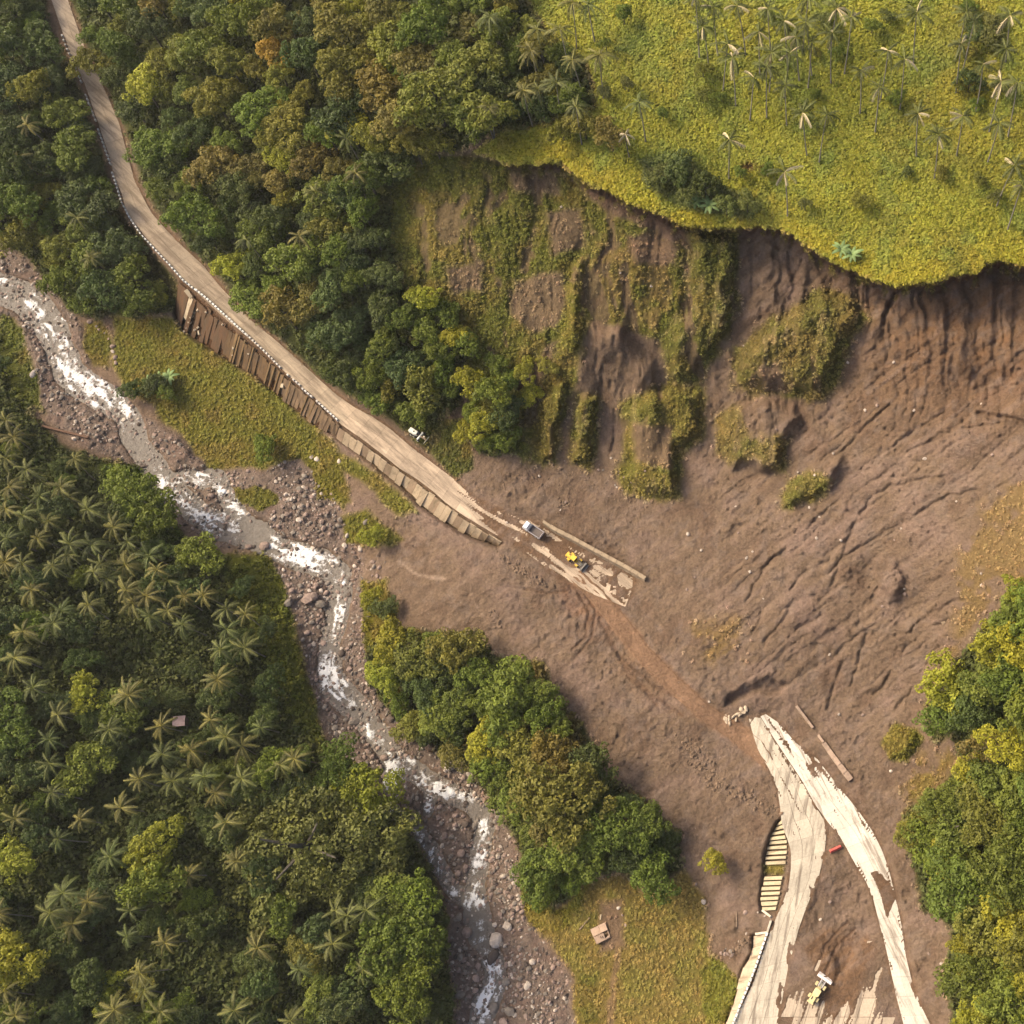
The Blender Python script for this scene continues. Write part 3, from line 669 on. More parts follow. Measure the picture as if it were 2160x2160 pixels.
# ------------------------------------------------------------------ materials
def new_mat(name):
    m = bpy.data.materials.new(name); m.use_nodes = True
    nt = m.node_tree; b = nt.nodes['Principled BSDF']
    return m, nt, b
def nd(nt, t, **kw):
    n = nt.nodes.new(t)
    for k, v in kw.items(): setattr(n, k, v)
    return n
def mixc(nt, fac, a, b, mode='MIX'):
    n = nd(nt, 'ShaderNodeMix', data_type='RGBA', blend_type=mode)
    for s, x in ((0, fac), (6, a), (7, b)):
        if isinstance(x, bpy.types.NodeSocket): nt.links.new(x, n.inputs[s])
        elif s == 0: n.inputs[0].default_value = x
        else: n.inputs[s].default_value = tuple(x) + ((1,) if len(x) == 3 else ())
    return n.outputs[2]
def noise(nt, scale, detail=4, rough=0.6, vec=None):
    n = nd(nt, 'ShaderNodeTexNoise'); n.inputs['Scale'].default_value = scale; n.inputs['Detail'].default_value = detail; n.inputs['Roughness'].default_value = rough
    if vec is not None: nt.links.new(vec, n.inputs['Vector'])
    return n.outputs[0]
def ramp(nt, x, a, b, ca=0.0, cb=1.0):
    n = nd(nt, 'ShaderNodeMapRange'); nt.links.new(x, n.inputs[0])
    n.inputs[1].default_value = a; n.inputs[2].default_value = b; n.inputs[3].default_value = ca; n.inputs[4].default_value = cb
    return n.outputs[0]
def grey(nt, x):
    n = nd(nt, 'ShaderNodeCombineColor')
    for i in range(3): nt.links.new(x, n.inputs[i])
    return n.outputs[0]
def bump(nt, b, h, strength, dist):
    n = nd(nt, 'ShaderNodeBump'); n.inputs['Strength'].default_value = strength; n.inputs['Distance'].default_value = dist
    nt.links.new(h, n.inputs['Height']); nt.links.new(n.outputs[0], b.inputs['Normal'])
def geopos(nt):
    return nd(nt, 'ShaderNodeNewGeometry').outputs['Position']

def mat_ground():
    m, nt, b = new_mat('earth')
    a = nd(nt, 'ShaderNodeAttribute', attribute_name='tint')
    p = geopos(nt)
    n1 = noise(nt, 1.6, 6, 0.7, p); n2 = noise(nt, 0.35, 4, 0.6, p)
    c = mixc(nt, 1.0, a.outputs['Color'], grey(nt, ramp(nt, n1, 0.25, 0.75, 0.68, 1.3)), 'MULTIPLY')
    c = mixc(nt, 1.0, c, grey(nt, ramp(nt, n2, 0.3, 0.7, 0.86, 1.14)), 'MULTIPLY')
    v = nd(nt, 'ShaderNodeTexVoronoi'); v.inputs['Scale'].default_value = 1.1; nt.links.new(p, v.inputs['Vector'])
    st = ramp(nt, v.outputs['Distance'], 0.10, 0.16, 1, 0)
    g = nd(nt, 'ShaderNodeTexWhiteNoise'); nt.links.new(v.outputs['Position'], g.inputs['Vector'])
    mm = nd(nt, 'ShaderNodeMath', operation='MULTIPLY'); nt.links.new(st, mm.inputs[0]); nt.links.new(ramp(nt, g.outputs['Value'], 0.9, 0.92, 0, 0.55), mm.inputs[1])
    c = mixc(nt, mm.outputs[0], c, (0.3, 0.24, 0.19))
    nt.links.new(c, b.inputs['Base Color'])
    b.inputs['Roughness'].default_value = 0.95
    b.inputs['Specular IOR Level'].default_value = 0.15
    h = nd(nt, 'ShaderNodeMath', operation='ADD'); nt.links.new(noise(nt, 0.9, 8, 0.72, p), h.inputs[0]); nt.links.new(ramp(nt, n1, 0, 1, 0, 0.35), h.inputs[1])
    bump(nt, b, h.outputs[0], 1.0, 0.9)
    return m
def mat_leaf(name, trans=0.25, attr=None, rough=0.6):
    """foliage: object colour (or the mesh attribute ATTR), varied leaf by leaf"""
    m, nt, b = new_mat(name)
    if attr: base = nd(nt, 'ShaderNodeAttribute', attribute_name=attr).outputs['Color']
    else: base = nd(nt, 'ShaderNodeObjectInfo').outputs['Color']
    lv = nd(nt, 'ShaderNodeAttribute', attribute_name='leafvar')
    if not attr:
        s = nd(nt, 'ShaderNodeSeparateColor'); nt.links.new(lv.outputs['Color'], s.inputs[0])
        base = mixc(nt, 1.0, base, grey(nt, ramp(nt, s.outputs[0], 0, 1, 0.62, 1.42)), 'MULTIPLY')
        yel = mixc(nt, 1.0, base, (1.16, 1.10, 0.78), 'MULTIPLY')
        base = mixc(nt, ramp(nt, s.outputs[1], 0.45, 1, 0, 0.8), base, yel)
    nt.links.new(base, b.inputs['Base Color'])
    b.inputs['Roughness'].default_value = rough
    b.inputs['Specular IOR Level'].default_value = 0.25
    t = nd(nt, 'ShaderNodeBsdfTranslucent'); nt.links.new(mixc(nt, 1.0, base, (1.1, 1.15, 0.6), 'MULTIPLY'), t.inputs['Color'])
    mx = nd(nt, 'ShaderNodeMixShader'); mx.inputs[0].default_value = trans
    nt.links.new(b.outputs[0], mx.inputs[1]); nt.links.new(t.outputs[0], mx.inputs[2])
    nt.links.new(mx.outputs[0], nt.nodes['Material Output'].inputs['Surface'])
    return m
def mat_obj(name, rough=0.8, nscale=2.0, lo=0.75, hi=1.2, bmp=0.0, dirt=None, metal=0.0, spec=0.3, bdist=0.1):
    """object colour with grain, optional dirt tone"""
    m, nt, b = new_mat(name)
    base = nd(nt, 'ShaderNodeObjectInfo').outputs['Color']
    p = geopos(nt)
    n = noise(nt, nscale, 5, 0.65, p)
    c = mixc(nt, 1.0, base, grey(nt, ramp(nt, n, 0.3, 0.7, lo, hi)), 'MULTIPLY')
    if dirt:
        d = noise(nt, dirt[1], 5, 0.7, p)
        c = mixc(nt, ramp(nt, d, dirt[2], dirt[3], 0, dirt[4]), c, dirt[0])
    nt.links.new(c, b.inputs['Base Color'])
    b.inputs['Roughness'].default_value = rough; b.inputs['Metallic'].default_value = metal; b.inputs['Specular IOR Level'].default_value = spec
    if bmp: bump(nt, b, n, bmp, bdist)
    return m
def mat_concrete(name, streak_dir, mud=(0.10, 0.068, 0.043), amt=0.6, lo=0.52, hi=0.68):
    m, nt, b = new_mat(name)
    base = nd(nt, 'ShaderNodeObjectInfo').outputs['Color']
    p = geopos(nt)
    mp = nd(nt, 'ShaderNodeMapping', vector_type='TEXTURE'); nt.links.new(p, mp.inputs[0])
    mp.inputs['Rotation'].default_value = (0, 0, streak_dir); mp.inputs['Scale'].default_value = (6.0, 0.7, 2.0)
    s1 = noise(nt, 0.55, 6, 0.65, mp.outputs[0]); s2 = noise(nt, 2.2, 5, 0.7, p); s3 = noise(nt, 0.16, 3, 0.6, p)
    c = mixc(nt, 1.0, base, grey(nt, ramp(nt, s2, 0.3, 0.7, 0.84, 1.12)), 'MULTIPLY')
    c = mixc(nt, 1.0, c, grey(nt, ramp(nt, s3, 0.3, 0.7, 0.88, 1.1)), 'MULTIPLY')
    c = mixc(nt, ramp(nt, s1, lo, hi, 0, amt), c, mud)
    nt.links.new(c, b.inputs['Base Color']); b.inputs['Roughness'].default_value = 0.9; b.inputs['Specular IOR Level'].default_value = 0.2
    bump(nt, b, s2, 0.4, 0.08)
    return m
def mat_water():
    m, nt, b = new_mat('river_water')
    a = nd(nt, 'ShaderNodeAttribute', attribute_name='tint')
    s = nd(nt, 'ShaderNodeSeparateColor'); nt.links.new(a.outputs['Color'], s.inputs[0])
    p = geopos(nt)
    n1 = noise(nt, 0.7, 7, 0.75, p); n2 = noise(nt, 2.2, 5, 0.75, p)
    ad = nd(nt, 'ShaderNodeMath', operation='ADD'); nt.links.new(ramp(nt, n1, 0.25, 0.75, -0.5, 0.5), ad.inputs[0]); nt.links.new(s.outputs[0], ad.inputs[1])
    ad2 = nd(nt, 'ShaderNodeMath', operation='ADD'); nt.links.new(ramp(nt, n2, 0.25, 0.75, -0.28, 0.28), ad2.inputs[0]); nt.links.new(ad.outputs[0], ad2.inputs[1])
    foam = ramp(nt, ad2.outputs[0], 0.36, 0.78, 0, 1)
    c0 = mixc(nt, ramp(nt, n1, 0.3, 0.7), (0.12, 0.098, 0.074), (0.20, 0.168, 0.132))
    c = mixc(nt, foam, c0, (0.78, 0.75, 0.70))
    nt.links.new(c, b.inputs['Base Color'])
    nt.links.new(ramp(nt, foam, 0, 1, 0.22, 0.8), b.inputs['Roughness'])
    b.inputs['IOR'].default_value = 1.33
    bump(nt, b, ad2.outputs[0], 0.7, 0.25)
    return m
M_EARTH = mat_ground()
M_LEAF = mat_leaf('tree_leaf')
M_FROND = mat_leaf('palm_leaf', 0.15, None, 0.6)
M_HERB = mat_leaf('herbage', 0.2, 'tint', 0.7)
M_BARK = mat_obj('bark', 0.9, 3.0, 0.6, 1.3, 0.6)
M_ROCK = mat_obj('river_stone', 0.85, 1.3, 0.72, 1.25, 0.7, ((0.085, 0.06, 0.045), 0.6, 0.5, 0.75, 0.55), bdist=0.25)
M_UPROAD = mat_concrete('old_road_concrete', -0.72, (0.13, 0.095, 0.065), 0.7, 0.42, 0.62)
M_RTROAD = mat_concrete('white_road_concrete', -1.12, (0.19, 0.145, 0.105), 0.75, 0.5, 0.62)
M_LOWROAD = mat_concrete('pale_road_concrete', 1.40, (0.17, 0.13, 0.095), 0.8, 0.5, 0.64)
M_FACE = mat_concrete('slope_concrete', 0.2, (0.13, 0.10, 0.055), 0.7, 0.5, 0.7)
M_CONC = mat_obj('plain_concrete', 0.9, 1.5, 0.78, 1.15, 0.4, ((0.16, 0.11, 0.075), 0.5, 0.5, 0.75, 0.5))
M_PAINT = mat_obj('dusty_paint', 0.5, 2.5, 0.85, 1.12, 0, ((0.2, 0.14, 0.09), 1.2, 0.55, 0.8, 0.5))
M_RUBBER = mat_obj('tyre_rubber', 0.85, 6, 0.7, 1.3, 0, ((0.13, 0.095, 0.065), 2.0, 0.4, 0.7, 0.6))
M_GLASS, _nt, _b = new_mat('cab_glass')
_b.inputs['Base Color'].default_value = (0.02, 0.025, 0.03, 1); _b.inputs['Roughness'].default_value = 0.08
M_TIN = mat_obj('tin_sheet', 0.55, 4, 0.8, 1.15, 0, ((0.2, 0.1, 0.06), 1.0, 0.5, 0.75, 0.5), 0.3)
M_WATER = mat_water()
def c4(c): return (float(c[0]), float(c[1]), float(c[2]), 1.0)

# ------------------------------------------------------------------ ground, far ground, river, track
ny, nx = U.shape
P = unproj(U, V, Z)
idx = np.arange(ny * nx).reshape(ny, nx)
quads = np.stack([idx[1:, :-1], idx[1:, 1:], idx[:-1, 1:], idx[:-1, :-1]], -1).reshape(-1, 4)
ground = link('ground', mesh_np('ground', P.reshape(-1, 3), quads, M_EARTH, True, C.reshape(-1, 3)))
tag(ground, kind='structure')
fg_v = [(-1500, -1500, -12), (1500, -1500, -12), (1500, 1500, -12), (-1500, 1500, -12)]
tag(link('terrain', mesh_np('terrain', fg_v, [[0, 1, 2, 3]], M_EARTH, False, np.tile(alb(70, 72, 40), (4, 1)))), kind='structure')

ru = np.arange(-60, 990, 2.5); rv = np.arange(440, 1990, 2.5)
RU, RV = np.meshgrid(ru, rv)
sdr = sample(sd_riv, RU, RV)
fo = np.zeros(RU.shape)
for (x, y, a, r) in FOAM:
    m = (np.abs(RU - x) < 4 * r) & (np.abs(RV - y) < 4 * r)
    fo[m] = np.maximum(fo[m], a * np.exp(-((RU[m] - x) ** 2 + (RV[m] - y) ** 2) / (r * r * 0.9)))
fo = fo * 0.95 - 0.05 + 0.42 * fbm(RU / 11, RV / 11, 151, 3) * sstep(-2, -14, sdr) * sstep(0.02, 0.35, fo) + 0.10 * sstep(0.45, 0.7, fbm(RU / 10, RV / 10, 153, 3))
def flow_coords(u, v, pts):
    p, ss = polylen(pts)
    best = np.full(u.shape, 1e9); S_ = np.zeros(u.shape); T_ = np.zeros(u.shape)
    for k in range(len(p) - 1):
        d, t = d_seg(u, v, p[k], p[k + 1])
        m = d < best
        sg = np.sign((u - p[k, 0]) * (p[k + 1, 1] - p[k, 1]) - (v - p[k, 1]) * (p[k + 1, 0] - p[k, 0]))
        best = np.where(m, d, best); S_ = np.where(m, ss[k] + t * (ss[k + 1] - ss[k]), S_); T_ = np.where(m, d * sg, T_)
    return S_, T_
FS, FT = flow_coords(RU, RV, RIVER)
pool = np.maximum(np.exp(-((RU - 485) / 45) ** 2 - ((RV - 1010) / 30) ** 2), np.maximum(np.exp(-((RU - 262) / 30) ** 2 - ((RV - 835) / 40) ** 2), np.exp(-((RU - 905) / 30) ** 2 - ((RV - 1750) / 40) ** 2)))
lively = sstep(-.55, .15, fbm(FS / 55, FT / 60, 171, 2)) * (1 - pool)
streaks = fbm(FT / 5 + .8 * fbm(RU / 14, RV / 14, 173, 2), FS / 26, 172, 4, .6)
fo = fo * (0.72 + 0.9 * streaks) + lively * (.30 + .85 * streaks) * sstep(0, -8, sdr)
gp = np.random.default_rng(9)
for (x, y, hw) in np.concatenate([along(RIVER, gp.uniform(0.18, 0.93, 60)), along(RIV2, gp.uniform(0, 1, 10))]):
    x += gp.normal(0, hw * .5); y += gp.normal(0, hw * .5); r = gp.uniform(5, 10); a = gp.uniform(.35, .7)
    if (x - 480) ** 2 + (y - 1008) ** 2 < 40 ** 2 or (x - 262) ** 2 + (y - 830) ** 2 < 32 ** 2: continue
    m = (np.abs(RU - x) < 4 * r) & (np.abs(RV - y) < 4 * r)
    fo[m] = np.maximum(fo[m], a * np.exp(-((RU[m] - x) ** 2 + (RV[m] - y) ** 2) / (r * r)))
rz = river_z(RU, RV) + 0.10 * fbm(RU / 6, RV / 6, 157, 3) + 0.25 * np.clip(fo, 0, 1) * (0.6 + fbm(RU / 5, RV / 5, 159, 2))
keep = (sdr < 7)
kf = keep[1:, :-1] & keep[1:, 1:] & keep[:-1, 1:] & keep[:-1, :-1]
ri = np.arange(RU.size).reshape(RU.shape)
rq = np.stack([ri[1:, :-1], ri[1:, 1:], ri[:-1, 1:], ri[:-1, :-1]], -1)[kf]
used, inv = np.unique(rq, return_inverse=True)
RP = unproj(RU, RV, rz).reshape(-1, 3)[used]
fcol = np.repeat(np.clip(fo, 0, 1).reshape(-1, 1)[used], 3, 1)
tag(link('river', mesh_np('river', RP, inv.reshape(-1, 4), M_WATER, True, fcol)), kind='structure')

# ------------------------------------------------------------------ concrete roads, slab by slab
def slab_road(name, L, Rr, zp, mat, tone, length, lanes, t0, t1, jitter=0.12, keep=lambda u, v: True, top=0.06):
    root = link(name, None); tag(root, kind='structure')
    Lp = polylen(L)[1][-1]
    n = max(2, int(round(Lp * (t1 - t0) / length)))
    sub = 3
    made = 0
    for i in range(n):
        for j in range(lanes):
            ta = t0 + (t1 - t0) * i / n; tb = t0 + (t1 - t0) * (i + 1) / n
            g = 0.004 * (tb - ta)
            us = np.linspace(ta + g, tb - g, sub + 1)
            la = along(L, us); ra = along(Rr, us)
            f0 = j / lanes + 0.004; f1 = (j + 1) / lanes - 0.004
            a = la + (ra - la) * f0; b = la + (ra - la) * f1
            cu, cv = (a[1] + b[1]) / 2
            if not keep(cu, cv): continue
            allp = np.concatenate([a, b])
            z, _ = zpath(allp[:, 0], allp[:, 1], zp)
            jz = random.uniform(-0.02, 0.02)
            tp = unproj(allp[:, 0], allp[:, 1], z + top + jz)
            k = sub + 1
            vs = np.concatenate([tp, tp - np.array([0, 0, 0.3])])
            fs = [(q, q + 1, k + q + 1, k + q) for q in range(sub)]
            fs += [(q + 2 * k, 2 * k + k + q, 2 * k + k + q + 1, q + 1 + 2 * k) for q in range(sub)]
            ring = list(range(k)) + list(range(2 * k - 1, k - 1, -1))
            fs += [(ring[(q + 1) % (2 * k)], ring[q], ring[q] + 2 * k, ring[(q + 1) % (2 * k)] + 2 * k) for q in range(2 * k)]
            me = mesh_np('road_slab', vs, fs, mat)
            o = link('road_slab', me, root)
            s = 1 + random.uniform(-jitter, jitter)
            o.color = c4(np.array(tone(cu, cv)) * s)
            made += 1
    return root
uptone = lambda u, v: alb(188, 168, 142) * (1 + 0.12 * math.sin(u * 0.013)) if u < 640 else alb(208, 184, 156)
slab_road('road', ROAD_L, ROAD_R, ROAD_Z, M_UPROAD, uptone, 34, 2, 0.0, 1.0, 0.14)
lowtone = lambda u, v: alb(214, 200, 176)
slab_road('left_carriageway', LOW_L, LOW_M, LOW_Z, M_LOWROAD, lowtone, 36, 3, 0.0, 0.99, 0.09)
whtone = lambda u, v: alb(236, 224, 204)
slab_road('right_carriageway', RT_L, RT_R, RT_Z, M_RTROAD, whtone, 38, 2, 0.0, 0.99, 0.07)
# broken apron between the two carriageways, seen through streaks of mud
ap = link('concrete_apron', None); tag(ap, kind='structure')
for i, uu in enumerate(np.arange(1455, 1720, 24)):
    for j, vv in enumerate(np.arange(1775, 2000, 36)):
        cu, cv = uu + 12 - 0.3 * (vv - 1900), vv + 18
        if sd_poly(np.array([cu]), np.array([cv]), APRON)[0] > 6: continue
        q = [(uu - .3 * (vv - 1900) + .4, vv + .4), (uu + 23.6 - .3 * (vv - 1900), vv + .4), (uu + 23.6 - .3 * (vv + 36 - 1900), vv + 35.6), (uu + .4 - .3 * (vv + 36 - 1900), vv + 35.6)]
        q = np.array(q)
        ins = min(sd_poly(q[:, 0], q[:, 1], left_poly).min(), sd_poly(q[:, 0], q[:, 1], right_poly).min())
        if ins < 1.0: continue
        zz = 18.3 + (q[:, 0] - 1500) * 0.006 + 0.05
        tp = unproj(q[:, 0], q[:, 1], zz)
        vs = np.concatenate([tp, tp - np.array([0, 0, .3])])
        o = link('apron_slab', mesh_np('apron_slab', vs, [(0, 3, 2, 1), (4, 5, 6, 7), (0, 1, 5, 4), (1, 2, 6, 5), (2, 3, 7, 6), (3, 0, 4, 7)], M_LOWROAD), ap)
        o.color = c4(alb(204, 184, 158) * (1 + random.uniform(-.1, .1)))

# graded earth track with wheel ruts
tn, tm = 90, 9
tc = along(TRACK, np.linspace(0, 1, tn)); tc[:, 2] *= 1.15
dirv = np.gradient(tc[:, :2], axis=0); dirv /= np.linalg.norm(dirv, axis=1)[:, None]
nrm = np.stack([-dirv[:, 1], dirv[:, 0]], 1)
off = np.linspace(-1, 1, tm)
TU = tc[:, 0:1] + nrm[:, 0:1] * off * tc[:, 2:3] * 0.92; TV = tc[:, 1:2] + nrm[:, 1:2] * off * tc[:, 2:3] * 0.92
TU = TU + 2 * fbm(TU / 9, TV / 9, 163, 2); TV = TV + 2 * fbm(TU / 9 + 9, TV / 9, 165, 2)
prof = np.array([-0.35, 0.42, 0.02, 0.22, 0.12, 0.24, 0.0, 0.40, -0.35])
TP = unproj(TU, TV, zat(TU, TV) + prof + 0.06 * fbm(TU / 4, TV / 4, 167, 2))
ti = np.arange(TU.size).reshape(TU.shape)
tq = np.stack([ti[1:, :-1], ti[1:, 1:], ti[:-1, 1:], ti[:-1, :-1]], -1).reshape(-1, 4)
tcol = orange[None] * (1 + 0.2 * fbm(TU / 12, TV / 12, 169, 3).reshape(-1, 1))
tme = mesh_np('track', TP.reshape(-1, 3), tq, M_EARTH, True, tcol)
tme.flip_normals() if tme.polygons[tme.polygons.__len__() // 2].normal.z < 0 else None
tag(link('dirt_track', tme), kind='structure')

# ------------------------------------------------------------------ automatic, truthful labels: rank by nearness to a landmark of the photo
LANDMARKS = [(1010, 1004, 'the white dump truck'), (1088, 1058, 'the yellow wheel loader'), (790, 823, 'the old white road machine'), (1545, 1865, 'the loader with the white blade'), (1576, 1602, 'the red barrier'),
             (1133, 1760, 'the ruined concrete hut'), (337, 1360, 'the tin roofed hut'), (355, 575, 'the leaning concrete beam'), (460, 655, 'the brown retaining wall'), (1450, 1640, 'the ribbed slope wall'), (1560, 1560, 'the fork of the pale roads'),
             (1420, 1350, 'the broken tip of the pale road'), (1120, 1040, 'the long barrier wall'), (1580, 1420, 'the thin half buried wall'), (520, 92, 'the orange leaved tree'), (570, 1590, 'the huge spreading tree'),
             (185, 725, 'the broadest white rapids'), (570, 1048, 'the brightest rapids under the slide'), (490, 1005, 'the calm brown pool'), (625, 1270, 'the foaming chute beside the shrubs'), (915, 1890, 'the bottom rapids'), (740, 1465, 'the foaming rapids by the flat rock'),
             (195, 160, 'the crack across the old road'), (250, 380, 'the bend of the old road'), (112, 0, 'the top end of the old road'), (891, 287, 'the thin tip of the meadow'), (1300, 340, 'the dark thicket on the meadow'),
             (1688, 540, 'the lowest dip of the cliff edge'), (1347, 1630, 'the lone bush in the mud'), (1695, 1400, 'the grassy block by the slide'), (1240, 840, 'the big grassy knob'), (890, 1280, 'the banana clump'), (485, 940, 'the grassy island'),
             (165, 830, 'the log on the bank'), (0, 1932, 'the bottom left photo corner'), (0, 1400, 'the middle of the left photo edge'), (0, 1000, 'the upper grove at the left photo edge'), (0, 200, 'the top left photo corner'), (1932, 1932, 'the bottom right photo corner'), (1932, 1400, 'the right photo edge'),
             (1932, 0, 'the top right photo corner'), (1500, 0, 'the middle of the meadow top'), (1100, 0, 'the start of the meadow top'), (600, 0, 'the middle of the top forest'), (430, 1932, 'the middle of the bottom grove edge'), (760, 1932, 'the river bank at the bottom'),
             (1750, 250, 'the open middle of the meadow'), (1932, 300, 'the meadow at the right edge'), (700, 450, 'the forest beside the slide'), (820, 150, 'the domed olive tree'), (1800, 1650, 'the forest beside the pale road'), (1060, 1500, 'the biggest riverside tree'),
             (300, 1150, 'the heart of the palm grove'), (140, 1600, 'the lower palm grove'), (1250, 1600, 'the last shrubs before the mud'), (420, 250, 'the dark hollow above the old road'), (500, 500, 'the pale palm above the old road'), (1750, 800, 'the bare upper slide'), (1450, 1200, 'the middle of the slide')]
ORD = ['nearest', 'second nearest', 'third nearest', 'fourth nearest', 'fifth nearest', 'sixth nearest', 'seventh nearest', 'eighth nearest', 'ninth nearest', 'tenth nearest', 'eleventh nearest', 'twelfth nearest', 'thirteenth nearest', 'fourteenth nearest', 'fifteenth nearest',
       'sixteenth nearest', 'seventeenth nearest', 'eighteenth nearest', 'nineteenth nearest', 'twentieth nearest']
PENDING = []     # (object, phrase, category, group, u, v)
def later(o, phrase, cat, group, u, v):
    PENDING.append((o, phrase, cat, group, float(u), float(v)))
def settle_labels():
    by = {}
    for r in PENDING: by.setdefault(r[1], []).append(r)
    for phrase, rs in by.items():
        uv = np.array([(r[4], r[5]) for r in rs])
        lm = np.array([(a, b) for a, b, _ in LANDMARKS], float)
        d = np.hypot(uv[:, None, 0] - lm[None, :, 0], uv[:, None, 1] - lm[None, :, 1])
        rank = np.argsort(np.argsort(d, axis=0), axis=0)
        seen = set()
        for i, r in enumerate(rs):
            order = np.argsort(d[i] + 60.0 * rank[i])
            for k in order:
                lab = f"{phrase}, {ORD[min(rank[i, k], 19)]} to {LANDMARKS[k][2]}"
                if rank[i, k] < 20 and lab not in seen: break
            seen.add(lab)
            tag(r[0], lab, r[2], r[3])

# ------------------------------------------------------------------ broadleaf trees
def crown_mesh(seed, nclump=46, per=44, leaf=0.10, flat=0.75, spread=1.0):
    g = np.random.default_rng(seed)
    cents = []; rads = []
    tries = 0
    while len(cents) < nclump and tries < 4000:
        tries += 1
        th = g.uniform(0, 2 * math.pi); r = math.sqrt(g.uniform(0, 1)) * 0.80 * spread
        lob = 1 + 0.26 * math.sin(2 * th + seed) + 0.18 * math.sin(3 * th + 2.1 * seed) + 0.12 * math.sin(5 * th + 1.3 * seed)
        x, y = r * math.cos(th) * lob, r * math.sin(th) * lob
        zt = flat * math.sqrt(max(0.02, 1 - (r / 0.92) ** 2))
        z = zt * g.uniform(0.55, 1.08) + g.normal(0, 0.07)
        if all((x - c[0]) ** 2 + (y - c[1]) ** 2 + (z - c[2]) ** 2 > (0.021 if nclump < 100 else 0.010 if nclump < 200 else .0045) for c in cents):
            cents.append((x, y, z)); rads.append(g.uniform(0.11, 0.22) * (1 if nclump < 100 else .78 if nclump < 200 else .55))
    vs = []; cols = []
    for c, rr in zip(cents, rads):
        n = int(per * (rr / (0.165 * (1 if nclump < 100 else .78 if nclump < 200 else .55))) ** 2)
        cv = g.uniform(0, 1); yv = g.uniform(0, 1) ** 2
        d = g.normal(0, 1, (n, 3)); d[:, 2] = np.abs(d[:, 2]) * 1.0 - 0.25
        d /= np.linalg.norm(d, axis=1)[:, None]
        p = np.array(c) + d * rr * g.uniform(0.72, 1.06, (n, 1)) * np.array([1, 1, 0.85])
        nn = d + g.normal(0, 0.55, (n, 3)); nn[:, 2] += 0.35; nn /= np.linalg.norm(nn, axis=1)[:, None]
        a = np.cross(nn, g.normal(0, 1, (n, 3))); a /= np.linalg.norm(a, axis=1)[:, None]
        b = np.cross(nn, a)
        s = leaf * g.uniform(0.6, 1.35, (n, 1))
        q = np.stack([p - a * s * 0.65, p - b * s * 0.42 + nn * s * .12, p + a * s * 0.65, p + b * s * 0.42 + nn * s * .12], 1)
        vs.append(q.reshape(-1, 3))
        lvv = np.clip(0.55 * cv + 0.45 * g.uniform(0, 1, n), 0, 1)
        col = np.stack([lvv, np.full(n, yv), np.zeros(n)], 1)
        cols.append(np.repeat(col, 4, 0))
    vs = np.concatenate(vs); cols = np.concatenate(cols)
    return mesh_np('crown', vs, np.arange(len(vs)).reshape(-1, 4), M_LEAF, False, cols, 'leafvar')

def tube(pts, rads, n=6):
    vs = []; fs = []
    for k, (p, r) in enumerate(zip(pts, rads)):
        for i in range(n):
            a = 2 * math.pi * i / n
            vs.append((p[0] + r * math.cos(a), p[1] + r * math.sin(a), p[2]))
    for k in range(len(pts) - 1):
        for i in range(n):
            fs.append((k * n + i, k * n + (i + 1) % n, (k + 1) * n + (i + 1) % n, (k + 1) * n + i))
    return vs, fs

def trunk_mesh(seed):
    g = random.Random(seed)
    mb = MB()
    vs, fs = tube([(0, 0, -.15), (0.02, 0, 0.25), (g.uniform(-.04, .04), g.uniform(-.04, .04), 0.55), (g.uniform(-.08, .08), g.uniform(-.08, .08), 1.0)], [0.075, 0.055, 0.045, 0.02])
    mb.add(vs, fs)
    for k in range(4):
        a = k * 1.57 + g.uniform(-.4, .4); r = g.uniform(.35, .6)
        vs, fs = tube([(0, 0, .42), (r * .5 * math.cos(a), r * .5 * math.sin(a), .66), (r * math.cos(a), r * math.sin(a), .9)], [.035, .025, .01], 5)
        mb.add(vs, fs)
    me = bpy.data.meshes.new('trunk'); me.from_pydata(mb.v, [], mb.f); me.materials.append(M_BARK)
    return me
CROWNS = [crown_mesh(s, 70, 46, 0.078, f) for s, f in ((1, .7), (2, .8), (3, .62), (4, .75), (5, .9), (6, .66), (7, .72))]
CROWNS_MID = [crown_mesh(s, 120, 46, 0.06, f) for s, f in ((31, .66), (32, .72), (33, .6))]
CROWNS_BIG = [crown_mesh(s, 260, 80, 0.03, .5) for s in (21, 22)]
for me in []: pass
TRUNKS = [trunk_mesh(s) for s in range(3)]

